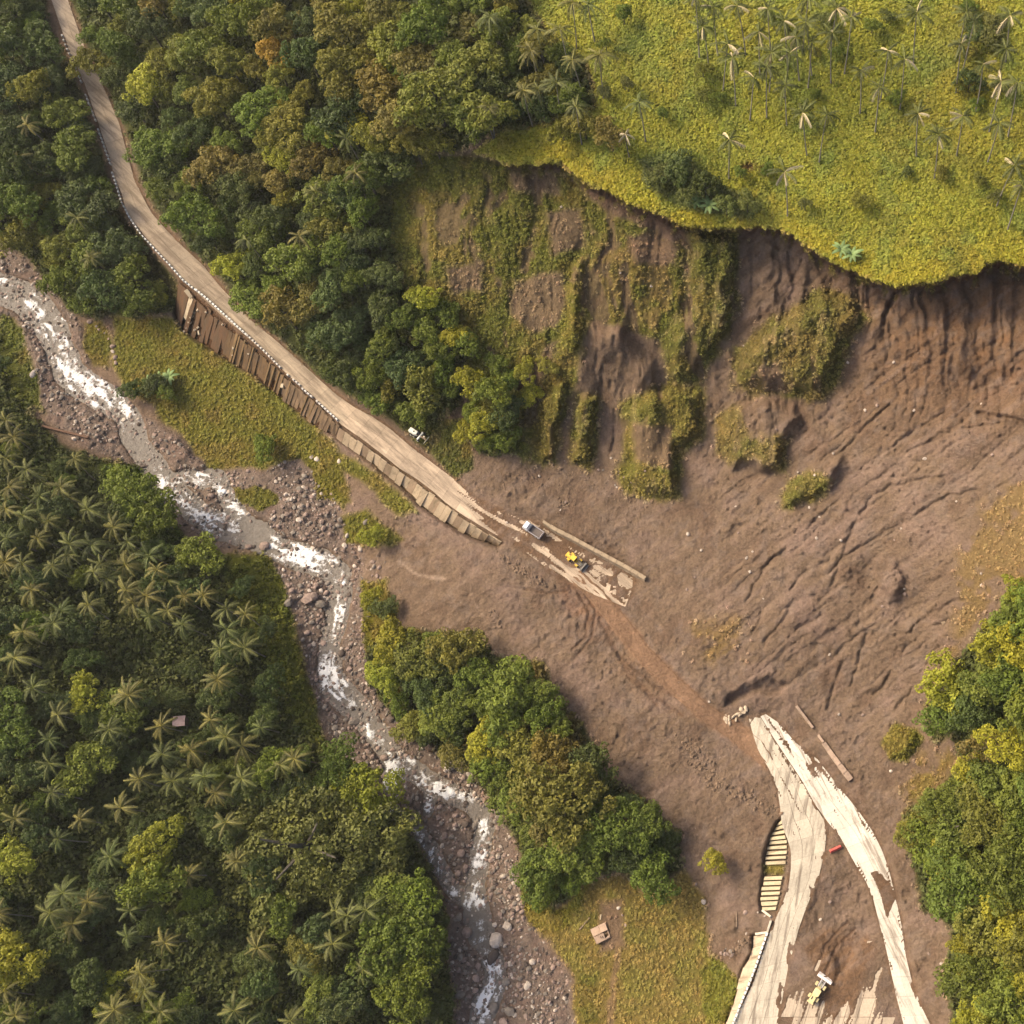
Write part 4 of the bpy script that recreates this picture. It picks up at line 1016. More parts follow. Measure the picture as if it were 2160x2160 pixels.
TREES = []     # (u, v, r, colour key)
PAL = {'dk': (65, 73, 40), 'bg': (68, 77, 46), 'gr': (84, 93, 40), 'ol': (98, 96, 44), 'ye': (116, 115, 42), 'br': (96, 88, 49), 'or': (136, 108, 54), 'gd': (83, 86, 50)}
PAL = {k: lin(v) * K * np.array([2.1, 2.1, 1.6]) for k, v in PAL.items()}
WORDS = {'dk': 'dark green', 'bg': 'blue green', 'gr': 'fresh green', 'ol': 'olive green', 'ye': 'yellow green', 'br': 'brownish olive', 'or': 'orange leaved', 'gd': 'greyish green'}
FEAT = [(520, 92, 36, 'or'), (430, 115, 36, 'ol'), (443, 190, 22, 'ye'), (270, 160, 42, 'ye'), (820, 185, 66, 'ol'), (800, 45, 50, 'gr'), (405, 315, 44, 'br'), (370, 250, 36, 'dk'), (540, 235, 48, 'ol'), (640, 215, 44, 'bg'), (590, 300, 40, 'br'),
        (610, 380, 44, 'gr'), (660, 240, 36, 'ye'), (690, 330, 48, 'gr'), (560, 490, 46, 'gr'), (440, 500, 36, 'ye'), (470, 560, 40, 'gr'), (640, 470, 34, 'gr'), (250, 520, 44, 'gr'), (195, 545, 46, 'dk'), (160, 420, 40, 'gr'), (170, 120, 38, 'ol'),
        (80, 300, 44, 'dk'), (120, 210, 42, 'gr'), (60, 170, 40, 'ol'), (580, 1600, 150, 'gd'), (690, 1490, 56, 'ye'), (640, 1450, 50, 'gr'), (285, 1610, 50, 'ye'), (290, 1665, 46, 'gr'), (160, 1445, 44, 'gr'), (15, 1370, 48, 'gr'), (165, 1310, 34, 'ye'),
        (225, 1345, 40, 'gr'), (205, 1870, 30, 'ye'), (15, 1810, 50, 'ye'), (740, 1780, 62, 'gr'), (735, 1700, 44, 'gr'), (790, 1690, 40, 'gr'), (770, 1870, 52, 'gr'), (375, 1045, 44, 'gr'), (300, 1110, 40, 'dk'), (250, 930, 54, 'gr'), (300, 975, 44, 'gr'),
        (960, 1295, 44, 'gr'), (1060, 1510, 78, 'ol'), (1040, 1440, 56, 'br'), (1237, 1655, 40, 'gr'), (1170, 1560, 56, 'gr'), (1020, 1640, 52, 'gr'), (860, 1225, 44, 'ol'), (785, 1240, 44, 'ol'), (740, 1210, 36, 'ye'), (920, 1400, 40, 'ye'), (980, 1400, 44, 'ol'),
        (720, 1270, 34, 'ye'), (800, 1310, 36, 'dk'), (1120, 1440, 40, 'dk'), (1090, 1610, 44, 'gr'), (1220, 1560, 36, 'gr'), (1347, 1628, 23, 'ye'), (700, 1130, 22, 'ye'), (780, 1370, 32, 'ol'), (855, 1420, 34, 'br'),
        (1780, 1290, 44, 'ye'), (1850, 1330, 50, 'dk'), (1910, 1290, 44, 'gr'), (1830, 1450, 28, 'ye'), (1800, 1560, 56, 'gr'), (1860, 1540, 50, 'ol'), (1760, 1600, 44, 'gr'), (1810, 1680, 60, 'gr'), (1900, 1640, 56, 'gr'), (1860, 1760, 46, 'ol'), (1840, 1850, 52, 'gr'),
        (1910, 1880, 52, 'gr'), (1880, 1480, 40, 'gr'), (1870, 1400, 40, 'br'), (1870, 1220, 36, 'ye'), (1920, 1160, 40, 'gr'), (1780, 1350, 36, 'gr'), (1720, 1570, 30, 'ol'), (930, 740, 32, 'gr'), (955, 780, 30, 'dk'), (915, 800, 30, 'ye'), (950, 830, 30, 'gr'),
        (1240, 335, 24, 'gd'), (1280, 320, 28, 'dk'), (1330, 350, 26, 'dk'), (1300, 365, 24, 'gd'), (1370, 385, 20, 'gd'), (1410, 380, 20, 'gd'), (1560, 40, 20, 'gd'), (1840, 55, 22, 'dk'), (1865, 70, 22, 'gd'), (1830, 155, 22, 'dk'), (1150, 250, 30, 'br'), (1100, 235, 28, 'ol'),
        (1060, 245, 26, 'ol'), (250, 735, 26, 'dk'), (290, 725, 24, 'dk'), (500, 845, 26, 'gr'), (880, 650, 28, 'gr'), (885, 720, 30, 'ye'), (895, 780, 26, 'gr'), (990, 700, 24, 'ye'), (940, 690, 26, 'gr'), (1000, 745, 22, 'ye'), (760, 600, 30, 'gr'), (800, 560, 28, 'ye'), (840, 590, 28, 'gr'), (860, 635, 30, 'ye'), (835, 690, 30, 'gr'), (1030, 690, 20, 'ol'), (880, 810, 24, 'ye'), (800, 620, 30, 'gr'), (310, 740, 20, 'gr'), (700, 1010, 22, 'ye'), (1040, 1500, 60, 'br'), (870, 215, 44, 'gr'), (930, 160, 40, 'dk')]
pts = []
for (u, v, r, c) in FEAT:
    TREES.append((u, v, r, c)); pts.append((u, v, r))
g = np.random.default_rng(5)
arr = np.array(pts)
PALMS_NEAR = []
cand = 0
counts = {}
for _ in range(34):
    uu_, vv_ = g.uniform(1140, 1930), g.uniform(5, 400)
    if float(sample(below, uu_, vv_)) > -22: continue
    TREES.append((uu_, vv_, g.uniform(9, 17), g.choice(['gr', 'gd', 'ol', 'gr'])))
LIM = {'a': 52, 'b': 138, 'c': 6, 'd': 105, 'e': 34, 'f': 36}
for k in ('b', 'a', 'f', 'e', 'd', 'c'):
    poly = np.array(FOREST[k], float)
    lo = np.maximum(poly.min(0), -40); hi = np.minimum(poly.max(0), 1975)
    n = 0
    for _ in range(6000):
        if n >= LIM[k]: break
        u, v = g.uniform(lo[0], hi[0]), g.uniform(lo[1], hi[1])
        r = g.uniform(24, 50) if k in 'abf' else g.uniform(20, 36) if k == 'd' else g.uniform(22, 42)
        if k == 'b' and u > 950: r *= .7
        s = float(sd_poly(np.array([u]), np.array([v]), FOREST[k])[0])
        if s > -r * 0.55: continue
        # keep carriageways and water clear
        if float(sample(sd_road, u, v)) < r * 0.75 or float(sample(sd_riv, u, v)) < r * 0.8: continue
        dd = np.hypot(arr[:, 0] - u, arr[:, 1] - v)
        if (dd < 0.54 * (arr[:, 2] + r)).any(): continue
        t = float(fbm(np.array([u / 140.0]), np.array([v / 140.0]), 201, 2)[0]) + g.normal(0, .28)
        if k == 'b': c = ['dk', 'gr', 'bg', 'ol', 'gr', 'br', 'ol', 'ye'][int(np.clip(2.6 + 4.2 * t + (1.4 if v < 350 else -1.2), 0, 7))]
        elif k == 'a': c = ['dk', 'bg', 'gr', 'ol', 'gr'][int(np.clip(1.9 + 3 * t, 0, 4))]
        elif k == 'd': c = ['dk', 'bg', 'gr', 'ol', 'ye'][int(np.clip(1.4 + 3 * t, 0, 4))]
        elif k == 'f': c = ['gr', 'ol', 'ye', 'ye'][int(np.clip(1.5 + 3 * t, 0, 3))]
        else: c = ['dk', 'gr', 'gr', 'ol', 'ye'][int(np.clip(1.9 + 3 * t, 0, 4))]
        TREES.append((u, v, r, c)); arr = np.vstack([arr, (u, v, r)]); n += 1
    counts[k] = n
print('trees', len(TREES), counts)
for i, (u, v, r, c) in enumerate(TREES):
    rm = r * 0.137 * 1.12
    ht = rm * random.uniform(1.05, 1.7) + (1.0 if r < 30 else 2.0)
    big = r > 100
    if big: ht = 15
    fl = 0.75 * rm
    b = base_below(np.array(u), np.array(v), ht - 0.55 * fl)
    t = link('broadleaf_tree' if r > 26 else 'shrub', None, None, tuple(b), (0, 0, random.uniform(0, 6.28)))
    cr = link('crown', (CROWNS_BIG if big else CROWNS_MID if r > 47 else CROWNS)[i % (2 if big else 3 if r > 47 else 7)], t, (0, 0, ht - fl), None, (rm, rm * random.uniform(.88, 1.1), rm * random.uniform(.85, 1.15)))
    cr.color = c4(PAL[c] * random.uniform(.82, 1.2) * np.array([random.uniform(.92, 1.1), 1, random.uniform(.85, 1.1)]))
    tr = link('trunk', TRUNKS[i % 3], t, None, None, (rm * .8, rm * .8, ht))
    tr.color = (0.09, 0.075, 0.055, 1)
    size = 'huge spreading' if big else 'large' if r > 44 else 'middling' if r > 33 else 'small' if r > 26 else ''
    later(t, f"{size} {WORDS[c]} tree" if r > 26 else f"{WORDS[c]} shrub", 'tree' if r > 26 else 'shrub', 'broadleaf trees on the valley slopes' if r > 26 else 'shrubs scattered on the slopes', u, v)

# ------------------------------------------------------------------ coconut palms
def frond_mesh(seed, droop=0.5, L=1.0, fold=0.35, nseg=13, wide=.165):
    g = random.Random(seed)
    vs = []; fs = []; cols = []
    def pt(t):     # along the midrib: out, then bending down
        return (L * (t - 0.10 * t * t * droop), 0.0, L * (0.34 * t - (0.30 + droop) * t * t))
    twist = g.uniform(-.3, .3)
    for s in (-1, 1):
        for k in range(nseg):
            t0 = 0.10 + 0.9 * k / nseg; t1 = 0.10 + 0.9 * (k + 0.95) / nseg
            w = L * wide * math.sin(math.pi * min(1, (0.12 + 0.86 * t0))) ** 0.7 * g.uniform(.85, 1.1)
            a = pt(t0); b = pt(t1); tip = pt(min(1.02, t1 + 0.10))
            dz = -w * (fold + s * twist + g.uniform(-.12, .25))
            i = len(vs)
            vs += [a, b, (tip[0], s * w, tip[2] + dz)]
            fs.append((i, i + 1, i + 2) if s > 0 else (i + 1, i, i + 2))
            lv = g.uniform(.2, .9)
            cols += [(lv, .3, 0), (lv, .3, 0), (lv * .8, .5, 0)]
    # the midrib as a thin three-sided bar
    for k in range(4):
        t0, t1 = k / 4, (k + 1) / 4
        a = pt(t0); b = pt(t1); r0 = .016 * (1 - t0) + .005; r1 = .016 * (1 - t1) + .005
        i = len(vs)
        vs += [(a[0], -r0, a[2] + .004), (a[0], r0, a[2] + .004), (b[0], r1, b[2] + .004), (b[0], -r1, b[2] + .004), (a[0], 0, a[2] + .012 + r0), (b[0], 0, b[2] + .012 + r1)]
        fs += [(i, i + 4, i + 5), (i, i + 5, i + 3), (i + 1, i + 2, i + 5), (i + 1, i + 5, i + 4)]
        cols += [(1, 1, 0)] * 6
    return mesh_np('frond', vs, fs, M_FROND, False, cols, 'leafvar')
FR = [frond_mesh(s, d, 1.0, f) for s, d, f in ((1, .25, .3), (2, .45, .4), (3, .65, .45), (4, .35, .55), (5, .55, .25))]
FR_W = [frond_mesh(s, d, 1.0, f, 10, .19) for s, d, f in ((11, .1, .3), (12, .3, .4), (13, .55, .3))]
FR_DRY = [frond_mesh(s, d, 1.0, 1.5, 7) for s, d in ((6, .6), (7, .2))]
def palm_trunk(seed):
    g = random.Random(seed); cx, cy = g.uniform(-.06, .06), g.uniform(-.06, .06)
    ps = [(cx * (t ** 2), cy * (t ** 2), t) for t in (-.05, 0.03, .3, .6, .85, 1.0)]
    # lean is only a bend: top is brought back over the base
    ps = [(p[0] - cx * p[2], p[1] - cy * p[2], p[2]) for p in ps]
    vs, fs = tube(ps, [.024, .018, .0125, .0115, .011, .012], 6)
    me = bpy.data.meshes.new('trunk'); me.from_pydata(vs, [], fs); me.materials.append(M_BARK); return me
PT = [palm_trunk(s) for s in range(4)]
def crop(ox, oy, pts): return [(x / 3 + ox, y / 3 + oy) for x, y in pts]
PALM_UP = crop(1288, 0, [(70, 15), (185, 55), (350, 30), (500, 35), (690, 5), (840, 45), (130, 130), (435, 185), (600, 125), (745, 140), (860, 175), (940, 115), (1350, 85), (1610, 35), (1640, 140), (215, 245), (290, 325), (490, 280),
                         (575, 275), (720, 250), (670, 190), (1150, 310), (1275, 320), (1610, 225), (1830, 250), (1720, 375), (1030, 400), (1120, 505), (375, 420), (475, 405), (595, 475), (1800, 490), (1365, 650), (1480, 740),
                         (1610, 620), (715, 640), (790, 640), (1790, 680), (1845, 935), (250, 800), (600, 990), (1895, 95), (1925, 480), (1915, 1060)])
PALM_MID = crop(644, 0, [(690, 430), (810, 600), (1030, 520), (1100, 490), (1195, 470), (1310, 590), (1330, 350), (1440, 320), (1080, 300), (1240, 190), (840, 100), (1400, 50), (1100, 160), (1690, 580), (1280, 30), (30, 760), (60, 980)]) + \
           crop(0, 0, [(1770, 1090), (1710, 1310), (460, 1240), (170, 690), (110, 870), (520, 1440), (1410, 1360)])
PALM_LEFT = crop(0, 644, [(170, 720), (330, 830), (60, 830), (140, 960), (290, 1010), (510, 950), (640, 1040), (400, 1130), (720, 1120), (500, 1180), (590, 1240), (710, 1260), (850, 1290), (270, 1270), (130, 1250), (500, 1330), (700, 1390),
                          (940, 1370), (170, 1420), (340, 1510), (480, 1500), (860, 1540), (740, 1490), (850, 1440), (1050, 1460), (1260, 1500), (1390, 1560), (1050, 1590), (1280, 1650), (1220, 1770), (270, 1610), (120, 1650), (100, 1790),
                          (1240, 1890), (20, 440), (20, 650), (60, 530), (850, 1190), (230, 1100), (60, 1100), (1400, 1720), (1180, 1430), (410, 690), (30, 950), (30, 1230), (400, 880), (230, 880), (960, 1520), (600, 1360), (370, 1230)]) + \
            crop(0, 1288, [(190, 20), (720, 40), (320, 170), (910, 220), (610, 260), (250, 320), (930, 390), (1080, 370), (1270, 320), (1360, 370), (1480, 230), (1180, 190), (280, 470), (320, 620), (760, 540), (980, 570), (1130, 530), (1210, 650),
                           (680, 690), (1260, 790), (60, 770), (440, 760), (350, 870), (640, 980), (1340, 1000), (1060, 1070), (370, 1170), (480, 1220), (280, 1300), (410, 1380), (740, 1270), (740, 1430), (920, 1450), (820, 1620), (810, 1760),
                           (640, 1830), (890, 1890), (1450, 1470), (1860, 1510), (1670, 1640), (1310, 1830), (90, 1860), (1570, 440), (1680, 400), (1340, 560), (1250, 10), (1900, 1290), (1640, 1900), (1400, 1920), (30, 1770), (10, 1310)]) + \
            crop(644, 1288, [(30, 1290), (130, 1270), (130, 1620)])
def palm(u, v, i, zone):
    up = zone == 'up'
    h = random.uniform(14, 18) if up else random.uniform(11, 15) if zone == 'mid' else random.uniform(10, 14)
    L = random.uniform(3.6, 4.5) if up else random.uniform(3.9, 4.6) if zone == 'mid' else random.uniform(3.7, 5.3)
    b = base_below(np.array(u), np.array(v), h)
    t = link('coconut_palm', None, None, tuple(b), (random.uniform(-.09, .09), random.uniform(-.09, .09), random.uniform(0, 6.28)))
    k = link('trunk', PT[i % 4], t, None, None, (11, 11, h)); k.color = (0.24, 0.21, 0.16, 1) if up else (0.20, 0.175, 0.135, 1)
    n = random.randint(10, 13) if up else random.randint(11, 16)
    dry = 0
    a0 = random.uniform(0, 6.28)
    tone = random.uniform(0, 1)
    for q in range(n):
        a = a0 + q * 2.39996; inner_ = q / n
        isdry = up and random.random() < .16
        fr = link('frond', random.choice(FR_DRY if isdry else FR_W if up else FR), t, (0, 0, h - .1), (random.uniform(-.35, .35), 0.3 - 0.9 * inner_ + random.uniform(-.3, .3) + (.6 if random.random() < .12 else 0), a + random.uniform(-.25, .25)), (L * (1 - .25 * inner_) * random.uniform(.72, 1.1),) * 3)
        if isdry:
            dry += 1; fr.color = c4(alb(214, 196, 160))
        else:
            base = np.array((0.155, 0.132, 0.036)) * (1 - tone) + np.array((0.095, 0.112, 0.032)) * tone
            if up: base = np.array((0.085, 0.092, 0.022))
            fr.color = c4(base * random.uniform(.6, 1.3))
    if up: ph = 'tall palm with bleached fronds' if dry > 2 else 'tall thin crowned palm'
    else: ph = 'olive starry palm' if tone < .5 else 'green starry palm'
    later(t, ph, 'palm tree', 'coconut palms on the meadow' if up else 'coconut palms in the forest' if zone == 'mid' else 'coconut palms in the left bank grove', u, v)
i = 0
for zone, lst in (('up', PALM_UP), ('mid', PALM_MID), ('left', PALM_LEFT)):
    for (u, v) in lst:
        palm(u, v, i, zone); i += 1
# dead palm above the cliff: bare trunk and a few bleached fronds
b = base_below(np.array(1180.), np.array(253.), 9.0)
t = link('dead_palm', None, None, tuple(b)); k = link('trunk', PT[0], t, None, None, (11, 11, 9)); k.color = (0.16, 0.13, 0.1, 1)
for q in range(5):
    fr = link('frond', FR_DRY[q % 2], t, (0, 0, 8.9), (0, .1, q * 1.3), (2.3,) * 3); fr.color = c4(alb(226, 208, 176))
tag(t, 'dying palm with five bleached fronds above the cliff', 'palm tree')

# banana plants
def banana_leaf(seed):
    g = random.Random(seed); vs = []; cols = []; fs = []
    for k in range(6):
        t = k / 5; w = .17 * math.sin(math.pi * min(.98, .1 + .86 * t)) ** .6
        x = t; z = .55 * t - .75 * t * t
        vs += [(x, -w, z - .06), (x, 0, z), (x, w, z - .06)]; cols += [(.7, .2, 0), (1, .4, 0), (.7, .2, 0)]
    for k in range(5):
        i = k * 3; fs += [(i, i + 3, i + 4, i + 1), (i + 1, i + 4, i + 5, i + 2)]
    return mesh_np('leaf', vs, fs, M_FROND, True, cols, 'leafvar')
BL = [banana_leaf(s) for s in range(2)]
mbst = MB(); vs, fs = tube([(0, 0, -.2), (0, 0, 1), (0, 0, 2.2)], [.16, .12, .07], 6); mbst.add(vs, fs)
mest = bpy.data.meshes.new('stem'); mest.from_pydata(mbst.v, [], mbst.f); mest.materials.append(M_BARK)
for (u, v) in crop(644, 1288, [(650, 190), (740, 110), (930, 160), (1020, 160), (705, 30)]) + crop(644, 644, [(705, 1860)]) + crop(0, 644, [(900, 210), (840, 230), (950, 190)]) + crop(1288, 0, [(70, 1130), (150, 1150), (900, 1400), (960, 1430)]) + crop(644, 0, [(1900, 950)]):
    b = base_below(np.array(u), np.array(v), 3.0)
    t = link('banana_plant', None, None, tuple(b), (0, 0, random.uniform(0, 6)))
    s = link('stem', mest, t); s.color = (.12, .12, .05, 1)
    for q in range(9):
        l = link('leaf', BL[q % 2], t, (0, 0, 2.1), (0, -.55 + .5 * (q / 9) + random.uniform(-.1, .1), q * 2.4), (2.6 * random.uniform(.8, 1.1),) * 3)
        l.color = c4(np.array((.13, .18, .06)) * random.uniform(.85, 1.2))
    later(t, 'banana plant with broad paddle leaves', 'banana plant', 'banana plants among the shrubs', u, v)

# ------------------------------------------------------------------ low greenery, one mass per place
def herb_mass(name, mask_fn, n_cand, size, leaves, blade, region=(-25, 1957, -25, 1957), seed=0, up=0.0):
    g = np.random.default_rng(300 + seed)
    u = g.uniform(region[0], region[1], n_cand); v = g.uniform(region[2], region[3], n_cand)
    d = sample(D, u, v) * mask_fn(u, v)
    ok = g.uniform(0, 1, n_cand) < d
    u, v = u[ok], v[ok]; n = len(u)
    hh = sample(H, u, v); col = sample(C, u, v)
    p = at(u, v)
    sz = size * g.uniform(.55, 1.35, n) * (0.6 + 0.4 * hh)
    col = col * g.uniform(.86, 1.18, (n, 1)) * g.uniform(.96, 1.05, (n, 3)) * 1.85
    k = leaves
    dd = g.normal(0, 1, (n, k, 3)); dd[..., 2] = np.abs(dd[..., 2]) * 1.1 + .1
    dd /= np.linalg.norm(dd, axis=2)[..., None]
    cen = p[:, None, :] + dd * (sz[:, None] * g.uniform(.45, 1.0, (n, k)))[..., None] * np.array([1, 1, .85])
    nn = dd + g.normal(0, .45, (n, k, 3)); nn[..., 2] += up; nn /= np.linalg.norm(nn, axis=2)[..., None]
    ta = np.cross(nn, g.normal(0, 1, (n, k, 3))); ta /= np.linalg.norm(ta, axis=2)[..., None]
    tb = np.cross(nn, ta)
    L = (sz[:, None] * g.uniform(.7, 1.3, (n, k)) * blade)[..., None]
    q = np.stack([cen - ta * L * .8 - tb * L * .5, cen + ta * L - tb * L * .2, cen + tb * L * .9 - ta * L * .2], 2).reshape(-1, 3)
    lc = np.repeat((col[:, None, :] * g.uniform(.86, 1.16, (n, k, 1))).reshape(-1, 3), 3, 0)
    o = link(name, mesh_np(name, q, np.arange(len(q)).reshape(-1, 3), M_HERB, False, lc))
    tag(o, kind='stuff')
    print(name, n)
    return o
f_mead = lambda u, v: (sample(below, u, v) < 3) & (u > 880) & (sample(SDF['b'], u, v) > 0)
f_for = lambda u, v: np.minimum.reduce([sample(SDF[k], u, v) for k in 'abcdef']) < 2
f_rest = lambda u, v: ~f_mead(u, v) & ~f_for(u, v)
herb_mass('meadow_grass', f_mead, 72000, .66, 13, .42, (860, 1957, -25, 560), 1, up=.6)
herb_mass('undergrowth', f_for, 46000, 1.25, 20, .30, seed=2)
herb_mass('slope_grass', f_rest, 160000, .60, 13, .44, seed=3, up=.7)

# ------------------------------------------------------------------ stones
def rock_mesh(seed, sub=2):
    bm = bmesh.new(); bmesh.ops.create_icosphere(bm, subdivisions=sub, radius=1.0)
    g = np.random.default_rng(seed)
    planes = [(lambda n: n / np.linalg.norm(n))(g.normal(0, 1, 3)) for _ in range(9)]; offs = g.uniform(.62, .95, 9)
    for vtx in bm.verts:
        p = np.array(vtx.co)
        for n_, o_ in zip(planes, offs):
            d = p @ n_
            if d > o_: p = p - n_ * (d - o_) * .9
        p = p * (1 + g.normal(0, .02)) * np.array([1, .78, .62])
        vtx.co = p
    me = bpy.data.meshes.new('boulder'); bm.to_mesh(me); bm.free(); me.materials.append(M_ROCK)
    return me
ROCKS = [rock_mesh(400 + s, 2 if s < 6 else 1) for s in range(8)]
ROCK_TONES = {'pinkish': alb(168, 144, 128), 'grey': alb(152, 139, 124), 'dark': alb(106, 92, 81), 'pale': alb(212, 194, 174)}
def boulder(u, v, r, tone, where, name='boulder', flat=False, sink=.25, cat='boulder', group='boulders in the river bed'):
    rm = r * .137
    wz = max(float(zat(u, v)), float(river_z(np.array(float(u)), np.array(float(v)))) - .25) if where == 'river' else float(zat(u, v))
    p = unproj(np.array(float(u)), np.array(float(v)), wz + rm * (.62 - sink) * .5)
    o = link(name, random.choice(ROCKS), None, tuple(p), (random.uniform(-.25, .25), random.uniform(-.25, .25), random.uniform(0, 6.28)), (rm, rm * random.uniform(.85, 1.15), rm * random.uniform(.8, 1.1)))
    o.color = c4(ROCK_TONES[tone] * random.uniform(.82, 1.18))
    size = 'huge' if r > 12 else 'big' if r > 7 else 'middle sized' if r > 4.6 else 'small'
    later(o, f"{size} {tone} {'boulder' if name == 'boulder' else 'stone'}", cat, group, u, v)
    return o
BIG = [(936, 1773, 15, 'pale'), (958, 1746, 11, 'pale'), (930, 1806, 15, 'dark'), (848, 1444, 16, 'pale'), (590, 1126, 12, 'pinkish'), (605, 1140, 12, 'grey'), (543, 1138, 11, 'grey'), (580, 1130, 16, 'pinkish'), (270, 880, 8, 'dark'), (645, 1232, 9, 'dark'),
       (738, 1355, 9, 'dark'), (668, 1362, 11, 'grey'), (720, 1330, 8, 'dark'), (955, 1852, 11, 'grey'), (962, 1908, 13, 'grey'), (932, 1902, 11, 'grey'), (866, 1876, 11, 'grey'), (880, 1760, 12, 'pinkish'), (866, 1730, 8, 'grey'), (995, 1860, 8, 'pale'),
       (950, 1930, 10, 'pinkish'), (870, 1610, 9, 'pinkish'), (895, 1560, 8, 'grey'), (725, 1430, 9, 'pinkish'), (560, 1036, 6, 'dark'), (500, 1030, 12, 'pinkish'), (470, 1032, 9, 'pinkish'), (650, 1030, 7, 'pale'), (680, 1035, 8, 'pale'), (63, 705, 10, 'pale'),
       (105, 690, 7, 'grey'), (205, 780, 8, 'pinkish'), (130, 788, 7, 'grey'), (115, 710, 8, 'grey'), (220, 775, 7, 'pinkish'), (640, 870, 6, 'pale'), (598, 866, 7, 'pale'), (588, 862, 6, 'pale'), (655, 1010, 6, 'pale'), (1328, 1700, 6, 'pale'), (1406, 1722, 5, 'pinkish'), (690, 985, 7, 'grey')]
taken = []
for (u, v, r, t) in BIG:
    boulder(u, v, r, t, 'river'); taken.append((u, v, r))
g = np.random.default_rng(77)
small = []
tk = np.array(taken)
nb = len(BIG)
ZONES_R = [([(530, 1060), (640, 1110), (620, 1200), (590, 1260), (560, 1180)], 90), ([(560, 880), (640, 940), (660, 1010), (590, 1030), (520, 1000), (530, 960), (560, 920)], 90), ([(330, 900), (440, 950), (440, 985), (360, 950)], 40),
           ([(60, 640), (110, 700), (130, 760), (220, 800), (220, 840), (120, 800), (80, 760)], 60), ([(580, 1230), (610, 1300), (640, 1360), (720, 1440), (700, 1480), (620, 1380), (585, 1290)], 60), ([(640, 1150), (685, 1200), (700, 1290), (760, 1370), (850, 1430), (780, 1430), (690, 1320), (650, 1260)], 80),
           ([(740, 1480), (880, 1510), (900, 1600), (880, 1680), (820, 1600), (760, 1530)], 70), ([(930, 1560), (970, 1640), (990, 1740), (960, 1740), (920, 1680), (920, 1620)], 70), ([(860, 1740), (900, 1800), (920, 1860), (880, 1900), (870, 1850)], 40), ([(950, 1760), (1010, 1800), (990, 1900), (950, 1920)], 40),
           ([(690, 1060), (740, 1030), (720, 1100), (690, 1180), (650, 1120)], 30), ([(0, 490), (60, 500), (100, 560), (60, 540), (10, 530)], 20), ([(830, 1430), (920, 1480), (940, 1540), (880, 1500)], 40), ([(150, 590), (215, 640), (220, 690), (205, 640)], 12)]
for poly, n in ZONES_R:
    pa = np.array(poly, float); lo, hi = pa.min(0), pa.max(0); got = 0
    for _ in range(n * 30):
        if got >= n: break
        u, v = g.uniform(lo[0], hi[0]), g.uniform(lo[1], hi[1])
        if sd_poly(np.array([u]), np.array([v]), poly)[0] > 0: continue
        r = 2.6 + 5.2 * g.uniform(0, 1) ** 2.6
        if (np.hypot(tk[:, 0] - u, tk[:, 1] - v) < .8 * (tk[:, 2] + r)).any(): continue
        tk = np.vstack([tk, (u, v, r)]); got += 1
        small.append((u, v, r))
small.sort(key=lambda q: -q[2])
room = 262 - nb
for (u, v, r) in small[:room]:
    t = g.choice(['pinkish', 'grey', 'dark', 'pale'], p=[.36, .3, .18, .16])
    boulder(u, v, r, t, 'river')
# countless smaller stones: one rubble mass
base = bmesh.new(); bmesh.ops.create_icosphere(base, subdivisions=1, radius=1.0)
bv = np.array([tuple(x.co) for x in base.verts]); bf = np.array([[x.index for x in f.verts] for f in base.faces]); base.free()
extra = [(u, v, r) for (u, v, r) in small[room:]]
uu = g.uniform(-20, 1090, 60000); vv = g.uniform(440, 1957, 60000)
ok = (sample(sd_gra, uu, vv) < 2) & (sample(D, uu, vv) < .4) & ((sample(sd_riv, uu, vv) > -9) | (fbm(uu / 30, vv / 30, 215, 2) > .05)) & (fbm(uu / 40, vv / 40, 211, 3) + .35 > g.uniform(-.5, 1, 60000))
for a, b_ in zip(uu[ok][:10500], vv[ok][:10500]): extra.append((a, b_, 1.3 + 4.0 * g.uniform(0, 1) ** 3))
uu = g.uniform(-20, 1000, 60000); vv = g.uniform(470, 1957, 60000); sr = sample(sd_riv, uu, vv)
ok = (sr < 1) & (fbm(uu / 34, vv / 34, 217, 3) > g.uniform(-.45, .55, 60000))
for (x, y, rr) in ((485, 1008, 42), (262, 835, 30), (905, 1755, 30)): ok &= np.hypot(uu - x, vv - y) > rr
for a, b_ in zip(uu[ok][:1050], vv[ok][:1050]): extra.append((a, b_, 1.5 + 3.4 * g.uniform(0, 1) ** 2.2))
# clods and stones along the slide
CLODS = [(crop(1288, 1288, [(0, 330), (80, 420), (150, 560), (260, 600), (360, 640), (450, 700), (520, 740)]), 150, 16, 2.4), (crop(644, 644, [(880, 1180), (1000, 1290), (1100, 1350), (1180, 1400)]), 60, 10, 2.0), (crop(1288, 1288, [(230, 1540), (300, 1500), (370, 1460)]), 45, 10, 2.4),
         (crop(644, 644, [(1220, 930), (1300, 920)]), 24, 10, 1.8), (crop(644, 644, [(900, 830), (1050, 740), (1120, 830)]), 34, 14, 1.7), (crop(644, 644, [(1200, 740), (1500, 800), (1700, 900)]), 80, 40, 1.5), (crop(644, 644, [(830, 1540), (900, 1600)]), 20, 10, 1.8)]
for line_, n, spread, r in CLODS:
    q = along(line_, g.uniform(0, 1, n)) + g.normal(0, spread * .55, (n, 2))
    extra += [(a, b_, r * g.uniform(.6, 1.9)) for a, b_ in q]
uu = g.uniform(860, 1950, 5200); vv = g.uniform(430, 1950, 5200)
ok = (sample(SOIL, uu, vv) > .6) & (sample(sd_left, uu, vv) > 2) & (sample(sd_right, uu, vv) > 2) & (fbm(uu / 60, vv / 60, 223, 3) > g.uniform(-.3, .8, 5200))
extra += [(a, b_, .7 + 1.1 * g.uniform(0, 1) ** 3) for a, b_ in zip(uu[ok], vv[ok])]
